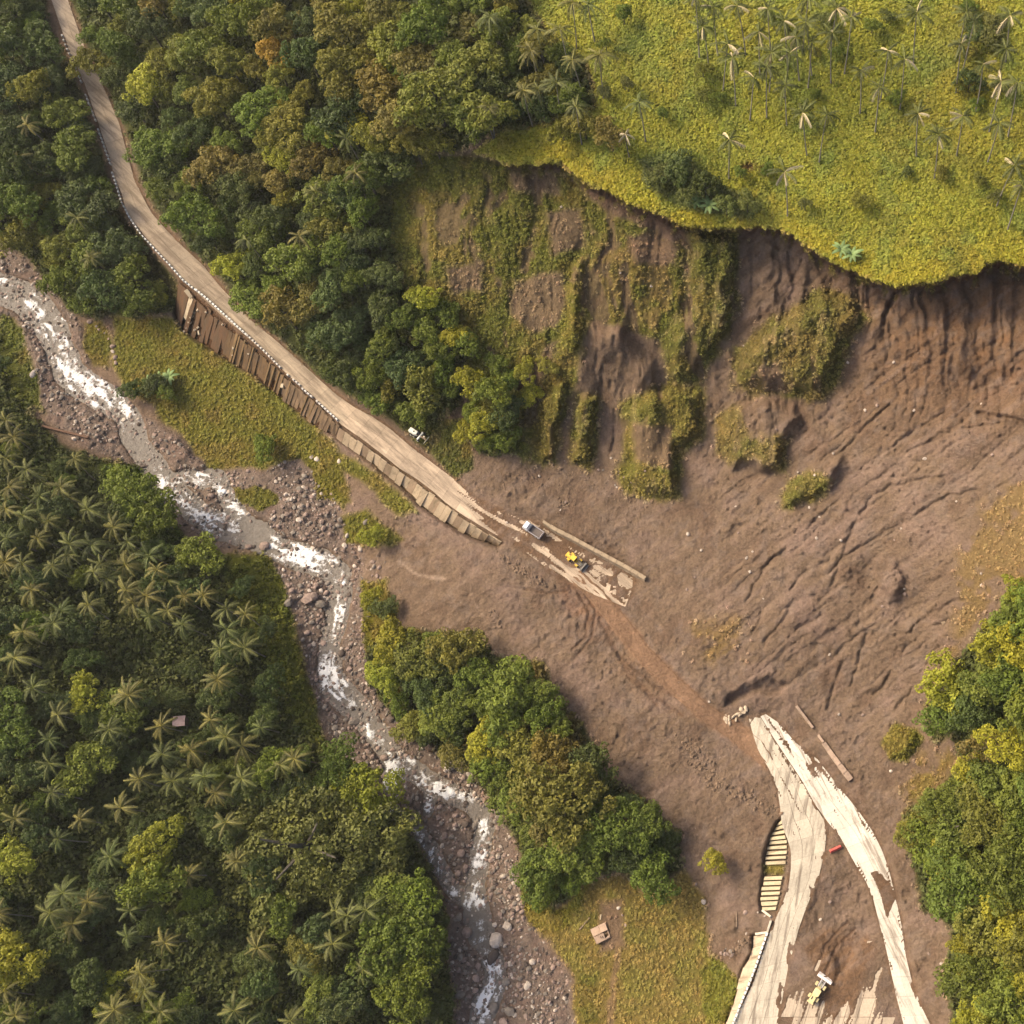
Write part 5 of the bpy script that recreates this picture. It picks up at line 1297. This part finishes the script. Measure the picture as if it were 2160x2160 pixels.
ex = np.array(extra); n = len(ex)
ctr = at(ex[:, 0], ex[:, 1]); rad = ex[:, 2] * .137
wzz = river_z(ex[:, 0], ex[:, 1]); inw = sample(sd_riv, ex[:, 0], ex[:, 1]) < 2
ctr[:, 2] = np.where(inw, np.maximum(ctr[:, 2], wzz - .05), ctr[:, 2]) + rad * .15
jit = g.uniform(.7, 1.25, (n, len(bv), 1)); a = g.uniform(0, 6.28, n); ca, sa = np.cos(a), np.sin(a)
shp = bv[None] * jit * np.stack([np.ones(n), g.uniform(.6, 1, n), g.uniform(.5, .85, n)], -1)[:, None, :] * rad[:, None, None]
rx = shp[..., 0] * ca[:, None] - shp[..., 1] * sa[:, None]; ry = shp[..., 0] * sa[:, None] + shp[..., 1] * ca[:, None]
vsr = np.stack([rx, ry, shp[..., 2]], -1) + ctr[:, None, :]
fsr = (bf[None] + (np.arange(n) * len(bv))[:, None, None]).reshape(-1, 3)
tones = np.array(list(ROCK_TONES.values())); tc_ = tones[g.choice(4, n, p=[.38, .3, .2, .12])] * g.uniform(.75, 1.15, (n, 1))
onslide = ex[:, 0] > 900
onslide &= sample(SOIL, ex[:, 0], ex[:, 1]) > .5
tc_ = np.where(onslide[:, None], SOIL_C * g.uniform(.62, 1.25, (n, 1)), tc_)
M_RUB = mat_leaf('loose_stone', 0.0, 'tint', .9)
tag(link('rubble', mesh_np('rubble', vsr.reshape(-1, 3), fsr, M_RUB, False, np.repeat(tc_, len(bv), 0))), kind='stuff')
print('rubble', n)
# pale single stones on the bare slide (crop positions)
ST = crop(1288, 644, [(1195, 118), (1690, 353), (1033, 390), (1100, 362), (1308, 390), (935, 120), (345, 25), (653, 741), (1549, 906), (775, 995), (1237, 1060), (895, 1126), (315, 1083), (362, 1225), (457, 1457), (1255, 1400), (1258, 1430), (105, 1182), (380, 1305), (750, 755),
                      (1370, 665), (852, 635), (530, 498), (300, 935), (717, 940), (1690, 1380), (1750, 640), (830, 1773), (1690, 1315), (396, 1190), (25, 1405), (70, 1335), (758, 1115), (30, 1090), (1198, 1125), (1130, 1500)]) + \
     crop(644, 0, [(1580, 1545), (1755, 1620), (1245, 1170)]) + crop(644, 644, [(1120, 762), (1270, 910), (1240, 955), (935, 1025), (1525, 660)]) + crop(1288, 1288, [(150, 108), (885, 178), (1018, 182), (1180, 500), (75, 1140), (360, 1420), (425, 1300), (465, 1320), (780, 1340), (1395, 1535), (405, 635), (835, 1240), (320, 1465), (350, 1465), (1465, 1590)]) + \
     crop(644, 1288, [(1570, 1275), (1590, 1315), (1610, 1370), (1020, 1440), (1055, 1640), (1100, 1640), (1120, 1640), (1035, 1710), (1180, 1810), (1135, 1840), (1000, 1550), (1080, 1760), (920, 1380)])
for (u, v) in ST:
    boulder(u, v, random.uniform(2.2, 4.2), random.choice(['pale', 'pale', 'pinkish']), 'slide', 'stone', cat='stone', group='stray stones on the slide')

# ------------------------------------------------------------------ faced slopes: panel by panel
def facing(name, label, T, B, zt_, zb_, n, tone, gap=.06, ribs=False, jit=.15, skip=(), thick=.25, wave=0.0, part='panel', mat=None):
    root = link(name, None, None, tuple(at(np.array(T[0][0]), np.array(T[0][1]))))
    inv = np.array(root.location)
    for i in range(n):
        if i in skip: continue
        a, b = (i + gap * random.uniform(.6, 1.4)) / n, (i + 1 - gap * random.uniform(.6, 1.4)) / n
        tt = along(T, [a, b]); bb = along(B, [a, b])
        s0 = random.uniform(0, wave); s1 = random.uniform(-wave, wave * .5)
        tt2 = tt + (bb - tt) * s0; bb2 = bb + (bb - tt) * s1
        zt1 = (np.interp(tt2[:, 0], zt_[0], zt_[1]) if isinstance(zt_, tuple) else np.array([zt_, zt_])) - s0 * 4
        zb1 = np.interp(bb2[:, 0], zb_[0], zb_[1]) if isinstance(zb_, tuple) else np.array([zb_, zb_])
        lift = random.uniform(-.1, .22)
        top = unproj(tt2[:, 0], tt2[:, 1], zt1 + lift); bot = unproj(bb2[:, 0], bb2[:, 1], zb1 + lift)
        nrm_ = np.cross(top[1] - top[0], bot[0] - top[0]); nrm_ /= np.linalg.norm(nrm_)
        if nrm_[2] < 0: nrm_ = -nrm_
        v8 = np.concatenate([[top[0], top[1], bot[1], bot[0]], np.array([top[0], top[1], bot[1], bot[0]]) - nrm_ * thick]) - inv
        fs = [(0, 1, 2, 3), (7, 6, 5, 4), (1, 0, 4, 5), (2, 1, 5, 6), (3, 2, 6, 7), (0, 3, 7, 4)]
        me = mesh_np(part, v8, fs, mat or M_FACE)
        bm = bmesh.new(); bm.from_mesh(me); bmesh.ops.recalc_face_normals(bm, faces=bm.faces); bm.to_mesh(me); bm.free()
        o = link(part, me, root)
        o.color = c4(np.array(tone(i)) * random.uniform(1 - jit, 1 + jit))
    return root
r1 = facing('retaining_wall', '', W1_T, W1_B, ([338, 412, 500, 640], [20.4, 19.4, 18.75, 18.3]), ([330, 640], [10.6, 13.1]), 44, lambda i: alb(112, 84, 60) if i < 14 else alb(122, 96, 66) if i < 27 else alb(146, 120, 92), .004, jit=.06, wave=.13, mat=mat_concrete('stained_wall', 0.9, (0.085, 0.056, 0.032), 0.85, 0.40, 0.62))
tag(r1, 'tall brown stained retaining wall of ribs below the old road', 'retaining wall')
# pilasters standing proud of the brown wall
for i, t in enumerate(np.sort(np.random.default_rng(3).uniform(.30, .97, 13))):
    tt = along(W1_T, [t, t + .007]); bb = along(W1_B, [t, t + .007])
    zt1 = np.interp(tt[:, 0], [338, 412, 500, 640], [20.4, 19.4, 18.75, 18.3]); zb1 = np.interp(bb[:, 0], [330, 640], [10.6, 13.1])
    top = unproj(tt[:, 0], tt[:, 1], zt1 + .5); bot = unproj(bb[:, 0], bb[:, 1], zb1 + .5)
    v8 = np.concatenate([[top[0], top[1], bot[1], bot[0]], np.array([top[0], top[1], bot[1], bot[0]]) - np.array([0, .1, .7])]) - np.array(r1.location)
    me = mesh_np('rib', v8, [(0, 1, 2, 3), (7, 6, 5, 4), (1, 0, 4, 5), (2, 1, 5, 6), (3, 2, 6, 7), (0, 3, 7, 4)], M_FACE)
    bm = bmesh.new(); bm.from_mesh(me); bmesh.ops.recalc_face_normals(bm, faces=bm.faces); bm.to_mesh(me); bm.free()
    o = link('rib', me, r1); o.color = c4(alb(140, 112, 76) * random.uniform(.8, 1.15))
r2 = facing('slope_wall', '', W2_T, W2_B, 18.05, 13.2, 27, lambda i: alb(196, 172, 140) if i % 4 else alb(170, 144, 116), .015, jit=.14, wave=.14)
tag(r2, 'row of leaning concrete slope panels under the muddy road edge', 'slope wall')
r3 = facing('ribbed_wall', '', W3_T, W3_B, 17.8, 15.5, 18, lambda i: alb(206, 188, 152), .17, jit=.06, skip=(9, 10), wave=.06)
tag(r3, 'pale ribbed concrete slope wall beside the left carriageway', 'slope wall')
r4 = facing('sloped_facing', '', W4_T, W4_B, 17.55, 14.4, 11, lambda i: alb(206, 184, 156), .012, jit=.06, wave=.1)
tag(r4, 'pale smooth concrete slope below the bottom guard posts', 'slope wall')

# ------------------------------------------------------------------ guard posts and rails
def post_proto(w, h, l):
    mb = MB(); mb.box((0, 0, h / 2 - .3), (l, w, h + .6)); o = mb.build('guard_post', M_CONC, None, .04)
    me = o.data; bpy.data.objects.remove(o); return me
PM = post_proto(.42, .75, .62)
NUM = ['first', 'second', 'third', 'fourth', 'fifth', 'sixth', 'seventh', 'eighth', 'ninth', 'tenth', 'eleventh', 'twelfth', 'thirteenth', 'fourteenth', 'fifteenth', 'sixteenth', 'seventeenth', 'eighteenth', 'nineteenth', 'twentieth']
def nth(i):
    if i < 20: return NUM[i]
    tens = {2: 'twenty', 3: 'thirty', 4: 'forty', 5: 'fifty', 6: 'sixty'}; k = i + 1
    return (tens[k // 10] + '-' + NUM[k % 10 - 1]) if k % 10 else {20: 'twentieth', 30: 'thirtieth', 40: 'fortieth', 50: 'fiftieth', 60: 'sixtieth'}[k]
def post_row(pts, n, z_of, what, group, tone=(.62, .60, .54), scale=(1, 1, 1), drop=()):
    q = along(pts, np.linspace(0, 1, n))
    for i in range(n):
        if i in drop: continue
        u, v = q[i]; z = z_of(u, v)
        p = unproj(np.array(u), np.array(v), z)
        a, b_ = q[max(0, i - 1)], q[min(n - 1, i + 1)]
        d = unproj(np.array(b_[0]), np.array(b_[1]), z) - unproj(np.array(a[0]), np.array(a[1]), z)
        o = link('guard_post', PM, None, tuple(p), (random.uniform(-.05, .05), random.uniform(-.05, .05), math.atan2(d[1], d[0]) + random.uniform(-.08, .08)), scale)
        o.color = c4(np.array(tone) * random.uniform(.88, 1.08))
        tag(o, f"white concrete guard post, {nth(i)} down {what}", 'guard post', group)
zro = lambda u, v: float(zpath(np.array(float(u)), np.array(float(v)), ROAD_Z)[0])
zlo = lambda u, v: float(zpath(np.array(float(u)), np.array(float(v)), LOW_Z)[0])
G1 = 'guard posts along the old road'
post_row(crop(0, 0, [(357, 208), (375, 262), (412, 345), (462, 465)]), 11, zro, 'the top row of the old road', G1)
post_row(crop(0, 0, [(490, 545), (517, 620), (545, 685)]), 7, zro, 'the short row after the road crack', G1)
post_row(crop(0, 0, [(560, 740), (595, 840), (628, 930)]), 9, zro, 'the row above the road bend', G1)
post_row(crop(0, 0, [(640, 985), (665, 1060), (690, 1145), (740, 1240), (800, 1330), (880, 1415), (960, 1500), (1040, 1590), (1110, 1645)]), 38, zro, 'the long curved row at the road bend', G1)
post_row([(372, 549), (400, 572), (430, 600), (465, 632)], 19, zro, 'the crowded row above the brown wall', G1, scale=(1.2, 1.1, 1))
post_row([(468, 634), (500, 664), (540, 705), (566, 727)], 20, zro, 'the battered row above the wall ribs', G1, (.55, .50, .43), (1, 1.1, .9), (13, 14, 16))
post_row([(572, 735), (590, 750), (612, 770), (636, 792)], 13, zro, 'the last row before the slope panels', G1, (.58, .54, .48), (1.1, 1, .9), (4,))
post_row(c9([(476, 1425), (440, 1530), (405, 1630), (372, 1715), (330, 1815), (285, 1932)]), 21, zlo, 'the row beside the bottom carriageway', 'guard posts along the bottom carriageway', (.72, .69, .62), (1.3, 1.0, 1))

def beam(name, a, b, w, h, col, label, cat, za=0.0, zb=0.0, mat=None, parts=None):
    """a straight concrete piece lying between two photo points"""
    pa = at(np.array(float(a[0])), np.array(float(a[1])), za); pb = at(np.array(float(b[0])), np.array(float(b[1])), zb)
    d = pb - pa; L = np.linalg.norm(d)
    mb = MB(); mb.box((L / 2, 0, 0), (L, w, h))
    o = mb.build(name, mat or M_CONC, None, .03, c4(col))
    o.location = tuple(pa); o.rotation_euler = Vector(d).to_track_quat('X', 'Z').to_euler()
    if label: tag(o, label, cat)
    return o
WHT = alb(226, 212, 186)
beam('kerb_rail', c9([(500, 1345)])[0], c9([(474, 1425)])[0], .5, .9, WHT, 'white straight rail above the first bottom guard post', 'rail', .6, .6)
beam('fallen_beam', c9([(415, 1422)])[0], c9([(476, 1414)])[0], .5, .7, WHT, 'white concrete beam lying across the end of the rail', 'beam', .5, .5)
beam('fallen_beam', c9([(452, 1290)])[0], c9([(500, 1326)])[0], .5, .6, WHT, 'white slanting beam at the foot of the ribbed wall', 'beam', .6, .6)
beam('pole', c9([(304, 1295)])[0], c9([(305, 1385)])[0], .22, .22, alb(170, 146, 120), 'thin bare pole lying in the mud below the ribbed wall', 'pole', .15, .15)
beam('wall_fragment', (351, 548), (362, 562), 1.1, 1.0, alb(190, 172, 142), 'short pale block at the head of the leaning beam', 'concrete block', .9, .9)
beam('concrete_beam', (363, 561), (350, 600), 1.7, .7, alb(200, 180, 148), 'pale leaning concrete beam beside the brown wall', 'beam', .9, .9)
beam('log', crop(0, 644, [(240, 480)])[0], crop(0, 644, [(500, 545)])[0], .6, .6, alb(122, 92, 72), 'long fallen log on the left river bank', 'log', .5, .5, M_BARK)
beam('pole', crop(644, 1288, [(1348, 1398)])[0], crop(644, 1288, [(1405, 1330)])[0], .3, .3, alb(172, 146, 116), 'long pale pole lying beside the ruined hut', 'pole', .2, .2, M_BARK)
beam('pole', crop(644, 1288, [(1466, 1340)])[0], crop(644, 1288, [(1470, 1312)])[0], .35, .3, alb(206, 184, 150), 'short pale post lying above the ruined hut', 'pole', .2, .2, M_BARK)

# small broken pieces in front of the brown wall
for k, (x, y, s, t) in enumerate([(430, 420, 1.0, 'long'), (497, 412, .9, 'small'), (608, 440, .7, 'small'), (415, 500, .9, 'long'), (388, 580, 1.0, 'square'), (360, 655, 1.0, 'square'), (335, 695, 1.1, 'long'), (460, 680, .8, 'square'), (500, 650, .7, 'small'), (510, 720, .8, 'long'),
                                  (980, 930, .9, 'square'), (970, 1020, .7, 'small'), (1185, 1010, .6, 'small'), (1650, 1440, 1.4, 'square'), (240, 520, .8, 'square'), (830, 610, .6, 'small')]):
    u, v = x / 6.44 * .8944 + 304.1, y / 6.44 * .8944 + 527.7
    p = at(np.array(u), np.array(v), .75)
    mb = MB(); mb.box((0, 0, 0), ((1.6 if t == 'long' else 1.0) * s, .7 * s, .5 * s), (.9, .85))
    o = mb.build('concrete_chunk', M_CONC, None, .05, c4(alb(204, 186, 156) * random.uniform(.85, 1.1)))
    o.location = tuple(p); o.rotation_euler = (random.uniform(-.3, .5), random.uniform(-.3, .3), random.uniform(0, 3))
    later(o, f'{t} broken chunk of pale concrete', 'concrete chunk', 'broken concrete along the brown wall', u, v)
CHUNKS = [rock_mesh(500 + q, 1) for q in range(3)]
for m_ in CHUNKS: m_.name = 'concrete_chunk'; m_.materials[0] = M_CONC
for (x, y) in [(248, 214), (266, 226), (262, 200), (301, 208), (290, 190), (312, 176), (326, 182), (338, 160), (345, 168), (358, 146), (330, 150), (240, 198)]:
    u, v = c9([(x, y)])[0]
    if v > 1960: continue
    p = at(np.array(u), np.array(v), .2)
    o = link('concrete_chunk', CHUNKS[int(x) % 3], None, tuple(p), (random.uniform(-.3, .3), random.uniform(-.3, .3), random.uniform(0, 6)), (random.uniform(.6, 1.3), random.uniform(.4, .8), random.uniform(.3, .6)))
    o.color = c4(alb(212, 190, 160) * random.uniform(.85, 1.1))
    later(o, 'jagged broken chunk of pale concrete', 'concrete chunk', 'broken concrete at the tip of the pale road', u, v)

# long barrier wall beside the loader; segment by segment
bw = link('barrier_wall', None, None, tuple(at(np.array(1024.), np.array(982.))))
tag(bw, 'long straight concrete barrier wall along the mud beside the loader', 'wall')
q = along(crop(644, 644, [(1142, 1018), (1200, 1058), (1300, 1108), (1450, 1190), (1600, 1270), (1722, 1342)]), np.linspace(0, 1, 15))
for i in range(14):
    zt0 = 20.2
    pa = unproj(np.array(q[i][0]), np.array(q[i][1]), zt0); pb = unproj(np.array(q[i + 1][0]), np.array(q[i + 1][1]), zt0)
    d = pb - pa; L = np.linalg.norm(d)
    mb = MB(); mb.box((L / 2, 0, -1.2), (L - .05, 1.15 if i else .8, 2.8), (1, .85))
    o = mb.build('wall_segment', M_CONC, bw, .05, c4(alb(180, 158, 128) * random.uniform(.92, 1.08)))
    o.location = tuple(pa - np.array(bw.location)); o.rotation_euler = (0, 0, math.atan2(d[1], d[0]))
tw = link('buried_wall', None, None, tuple(at(np.array(1500.), np.array(1335.))))
tag(tw, 'thin half buried concrete wall above the pale road', 'wall')
q = along(c9([(642, 132), (690, 195), (735, 255), (790, 330), (840, 405), (900, 485), (952, 552)]), np.linspace(0, 1, 11))
for i in range(10):
    if i in (3,): continue
    wd = .55 if i < 5 else 1.0 + .08 * (i - 5)
    pa = at(np.array(q[i][0]), np.array(q[i][1]), .1); pb = at(np.array(q[i + 1][0]), np.array(q[i + 1][1]), .1)
    d = pb - pa; L = np.linalg.norm(d)
    mb = MB(); mb.box((L / 2, 0, 0), (L - .06, wd, 1.6))
    o = mb.build('wall_segment', M_CONC, tw, .04, c4(alb(190, 162, 138) * random.uniform(.9, 1.08)))
    o.location = tuple(pa - np.array(tw.location)); o.rotation_euler = Vector(d).to_track_quat('X', 'Z').to_euler()

# ------------------------------------------------------------------ machines
def place(root, rear, front, dz=0.0):
    a = at(np.array(rear[0]), np.array(rear[1])); b = at(np.array(front[0]), np.array(front[1]))
    c = (a + b) / 2; d = b - a
    root.location = (c[0], c[1], max(a[2], b[2]) * .5 + min(a[2], b[2]) * .5 + dz)
    root.rotation_euler = (0, 0, math.atan2(d[1], d[0]))
    return float(np.hypot(d[0], d[1]))
def wheel(parent, c, r, w, rim=(.5, .4, .1)):
    mb = MB(); mb.cyl(c, r, w, 'y', 14); o = mb.build('wheel', M_RUBBER, parent, .05, (.03, .028, .026, 1))
    m2 = MB(); m2.cyl((c[0], c[1] + (w * .5 if c[1] > 0 else -w * .5), c[2]), r * .5, .06, 'y', 10)
    m2.build('rim', M_PAINT, o, 0, c4(rim)); return o
# white dump truck
tk_ = link('dump_truck', None); L = place(tk_, (1022, 1013), (996, 996), .18)
WHITE = (.80, .80, .78); GREYM = (.16, .15, .14)
cab = MB(); cab.box((2.15, 0, 1.35), (1.5, 2.0, 1.1), (1, 1)); cab.box((2.08, 0, 2.2), (1.25, 1.9, .62), (.9, .9)); cab = cab.build('cab', M_PAINT, tk_, .08, c4(WHITE))
MB().box((2.82, 0, 2.12), (.05, 1.6, .5), rot=(0, -.22, 0)).build('windscreen', M_GLASS, cab)
for s in (-1, 1): MB().box((2.05, s * .955, 2.12), (.7, .04, .42)).build('side_window', M_GLASS, cab)
for s in (-1, 1): MB().cyl((2.91, s * .7, 1.05), .14, .06, 'x', 10).build('headlight', M_PAINT, cab, 0, (.8, .8, .7, 1))
MB().box((2.93, 0, .72), (.14, 2.0, .26)).build('bumper', M_PAINT, tk_, .03, c4((.3, .3, .3)))
MB().box((0, 0, .78), (5.2, .9, .28)).build('chassis', M_PAINT, tk_, .02, c4((.06, .055, .05)))
bed = MB().box((-.75, 0, 1.08), (3.6, 2.05, .12)).build('bed', M_PAINT, tk_, .02, c4((.11, .085, .07)))
for s in (-1, 1): MB().box((-.75, s * 1.04, 1.5), (3.7, .1, .85)).build('side_board', M_PAINT, bed, .02, c4((.42, .38, .37)))
MB().box((-2.6, 0, 1.48), (.12, 2.1, .82)).build('tailgate', M_PAINT, bed, .02, c4((.46, .40, .38)))
MB().box((1.12, 0, 1.62), (.1, 2.1, 1.1)).build('headboard', M_PAINT, bed, .02, c4((.42, .40, .40)))
for x in (1.9, -1.1, -2.0):
    for s in (-1, 1): wheel(tk_, (x, s * .9, .45), .45, .32, (.4, .4, .4))
for s in (-1, 1): MB().box((2.78, s * 1.16, 1.95), (.08, .16, .34)).build('mirror', M_PAINT, cab, .02, c4((.1, .1, .1)))
tag(tk_, 'white cabbed dump truck with an empty dark bed on the muddy road', 'truck')

def loader(name, rear, front, yel, wide, label, bucket_col, narrow=False, scale=1.0):
    t = link(name, None); L = place(t, rear, front, .05)
    t.scale = (scale,) * 3
    e = MB(); e.box((-2.0, 0, 1.45), (1.9, 1.3, .95), (.94, .86)); e.box((-3.0, 0, 1.15), (.35, 1.5, .7)); eng = e.build('engine_hood', M_PAINT, t, .07, c4(yel))
    MB().box((-2.0, .25, 1.95), (.7, .25, .06)).build('vent', M_PAINT, eng, 0, (.05, .045, .04, 1))
    MB().cyl((-1.5, -.3, 2.15), .07, .5, 'z', 8).build('exhaust', M_PAINT, eng, 0, (.04, .04, .04, 1))
    MB().box((-1.2, 0, .85), (3.4, 1.1, .5)).build('rear_frame', M_PAINT, t, .04, c4(np.array(yel) * .8))
    cb = MB().box((-.45, 0, 2.0), (1.3, 1.35, 1.3), (.9, .9)).build('cab', M_GLASS, t, .04)
    MB().box((-.45, 0, 2.72), (1.5, 1.5, .14)).build('roof', M_PAINT, cb, .04, c4(np.array(yel) * 1.1))
    for s in (-1, 1):
        for x in (-1.05, .12): MB().box((x, s * .66, 2.0), (.1, .1, 1.35)).build('pillar', M_PAINT, cb, 0, c4(yel))
    MB().box((1.1, 0, .95), (1.3, .9, .6), (.9, .9)).build('front_frame', M_PAINT, t, .05, c4(np.array(yel) * .85))
    for s in (-1, 1):
        MB().box((1.85, s * .48, 1.2), (2.1, .2, .3), rot=(0, .28, 0)).build('lift_arm', M_PAINT, t, .03, c4(np.array(bucket_col) * .8 if narrow else np.array((.17, .14, .1))))
        MB().cyl((1.6, s * .2, 1.35), .09, 1.5, 'x', 8).build('ram', M_PAINT, t, 0, (.3, .29, .27, 1))
    for x in (-1.75, 1.15):
        for s in (-1, 1):
            w_ = wheel(t, (x, s * .98, .68), .68, .5, yel)
            MB().box((x, s * .98, 1.42), (1.0, .5, .08), (.8, 1)).build('mudguard', M_PAINT, t, .02, c4(yel if x < 0 else np.array(yel) * .9))
    b = MB()
    hw = wide / 2
    b.box((3.05, 0, .18), (.95, wide, .1)); b.box((2.62, 0, .62), (.12, wide, .95), rot=(0, -.15, 0)); b.box((2.85, 0, 1.08), (.55, wide, .1), rot=(0, -.3, 0))
    for s in (-1, 1): b.box((2.95, s * hw, .55), (.85, .08, .8), (.6, 1))
    bk = b.build('bucket', M_PAINT, t, .02, c4(bucket_col))
    MB().box((3.54, 0, .16), (.14, wide + .05, .08)).build('cutting_edge', M_PAINT, bk, 0, c4((.35, .33, .3)))
    tag(t, label, 'wheel loader')
    return t
YEL = np.array((.66, .40, .05))
loader('wheel_loader', (1069, 1046), (1105, 1074), YEL, 2.5, 'bright yellow wheel loader with dark bucket on the mud', (.15, .13, .11), scale=.92)
loader('wheel_loader', (1528, 1892), (1557, 1845), np.array((.62, .50, .25)), 3.5, 'faded yellow loader with a wide white blade between the carriageways', (.74, .66, .60), True, 1.02)
# abandoned white road machine
gm = link('road_grader', None); place(gm, (774, 812), (809, 836), .1)
OLDW = (.70, .68, .56)
bd = MB(); bd.box((-1.7, 0, 1.35), (2.2, 1.35, 1.0), (.95, .85)); bd.box((-.6, .05, 1.4), (.9, 1.1, 1.2), (.9, .9)); bd = bd.build('body', M_PAINT, gm, .08, c4(OLDW))
MB().box((-1.2, 0, 1.9), (.3, .5, .06)).build('hatch', M_PAINT, bd, 0, (.05, .05, .04, 1))
MB().box((-.14, .05, 1.55), (.06, .8, .5)).build('window', M_GLASS, bd)
MB().box((1.0, 0, 1.0), (3.2, .35, .4)).build('main_beam', M_PAINT, gm, .03, c4(np.array((.22, .15, .09))))
MB().box((.55, 0, 1.0), (.55, 2.5, .5), (.8, .95)).build('axle', M_PAINT, gm, .06, c4(OLDW))
MB().box((1.6, .3, 1.0), (.5, .6, .4)).build('pump_box', M_PAINT, gm, .04, c4((.5, .42, .3)))
MB().box((2.6, 0, .75), (.1, 2.3, .6), rot=(0, .2, 0)).build('blade', M_PAINT, gm, 0, c4((.46, .42, .3)))
for x in (-1.9, -1.0):
    for s in (-1, 1): wheel(gm, (x, s * .85, .55), .55, .4, OLDW)
for s in (-1, 1): wheel(gm, (.6, s * 1.25, .55), .55, .35, OLDW)
tag(gm, 'old white road grader abandoned in the roadside grass', 'road grader')

# red barrier in the mud between the carriageways
p = at(np.array(1576.), np.array(1602.), .1)
rb = link('barrier', None, None, tuple(p), (0, 0, .42))
MB().box((0, 0, .22), (2.9, .9, .5), (1, .75)).build('base', M_PAINT, rb, .05, c4((.55, .10, .075)))
MB().box((0, 0, .74), (2.9, .5, .7), (1, .6)).build('body', M_PAINT, rb, .05, c4((.62, .12, .09)))
for x in (-.8, .8): MB().box((x, 0, 1.13), (.5, .24, .08)).build('handle', M_PAINT, rb, .02, c4((.5, .1, .08)))
tag(rb, 'red plastic road barrier lying in the mud at the road fork', 'barrier')

# ruined concrete hut
pc = [at(np.array(float(u)), np.array(float(v))) for u, v in ((1115.6, 1754), (1141.6, 1741), (1153, 1767.5), (1127, 1782))]
cx = sum(pc) / 4; ax = pc[1] - pc[0]; ang = math.atan2(ax[1], ax[0]); wx = float(np.linalg.norm(ax[:2])); wy = float(np.linalg.norm((pc[3] - pc[0])[:2]))
hut = link('ruined_hut', None, None, (cx[0], cx[1], min(p_[2] for p_ in pc)), (0, 0, ang))
HC = alb(206, 174, 146)
for (x, y, sx, sy) in ((0, wy / 2 - .12, wx - .1, .2), (0, -wy / 2 + .12, wx - .1, .2), (wx / 2 - .12, 0, .2, wy - .5), (-wx / 2 + .12, 0, .2, wy - .5)):
    MB().box((x, y, .7), (sx, sy, 1.9)).build('wall', M_CONC, hut, .02, c4(HC * .8))
rf = MB().box((-wx * .25, wy * .24, 1.78), (wx * .54, wy * .5, .2), rot=(.04, -.03, .02)).build('roof_slab', M_CONC, hut, .03, c4(HC * 1.05))
MB().box((wx * .27, wy * .25, 1.86), (wx * .47, wy * .5, .2), rot=(-.05, .05, -.02)).build('roof_slab', M_CONC, hut, .03, c4(HC * 1.12))
MB().box((-wx * .16, -wy * .27, 1.66), (wx * .66, wy * .46, .2), rot=(.12, .02, .03)).build('roof_slab', M_CONC, hut, .03, c4(HC * .85))
MB().box((wx * .36, -wy * .40, 1.72), (wx * .26, wy * .1, .2), rot=(.05, .02, .2)).build('roof_slab', M_CONC, hut, .03, c4(HC * .95))
for (x, y) in ((-.25, -.2), (.15, -.35)):  # near-black bars on the slab, colour standing in for shaded roof openings
    MB().box((x, -wy * .18 + y, 1.80), (.16, .5, .1)).build('dark_opening', M_CONC, hut, 0, (.05, .035, .03, 1))
tag(hut, 'ruined square concrete hut with a broken slab roof on dry grass', 'hut')
# tin roofed hut in the grove
b = base_below(np.array(337.), np.array(1360.), 3.0)
th = link('tin_hut', None, None, tuple(b), (0, 0, .1))
MB().box((0, 0, 1.25), (2.6, 2.0, 2.7)).build('wall', M_BARK, th, 0, (.16, .11, .07, 1))
for s in (-1, 1):
    for k in range(3): MB().box((-1 + k * 1.0, s * .62, 2.92 - .012 * k), (1.02, 1.35, .05), rot=(-s * .2, 0, 0)).build('roof_sheet', M_TIN, th, 0, c4(alb(188, 160, 150) * random.uniform(.92, 1.08)))
tag(th, 'small hut with a pinkish tin roof among the grove palms', 'hut')

settle_labels()

# ------------------------------------------------------------------ thin valley haze
hz, hnt, hb = new_mat('haze_air')
hnt.nodes.remove(hb)
pv = nd(hnt, 'ShaderNodeVolumePrincipled')
pv.inputs['Color'].default_value = (0.93, 0.93, 0.90, 1)
pv.inputs['Density'].default_value = 0.00005
pv.inputs['Anisotropy'].default_value = 0.2
hnt.links.new(pv.outputs[0], hnt.nodes['Material Output'].inputs['Volume'])
hbx = MB().box((0, 0, 153.5), (3100, 3100, 333)).build('haze', hz)
tag(hbx, kind='stuff')
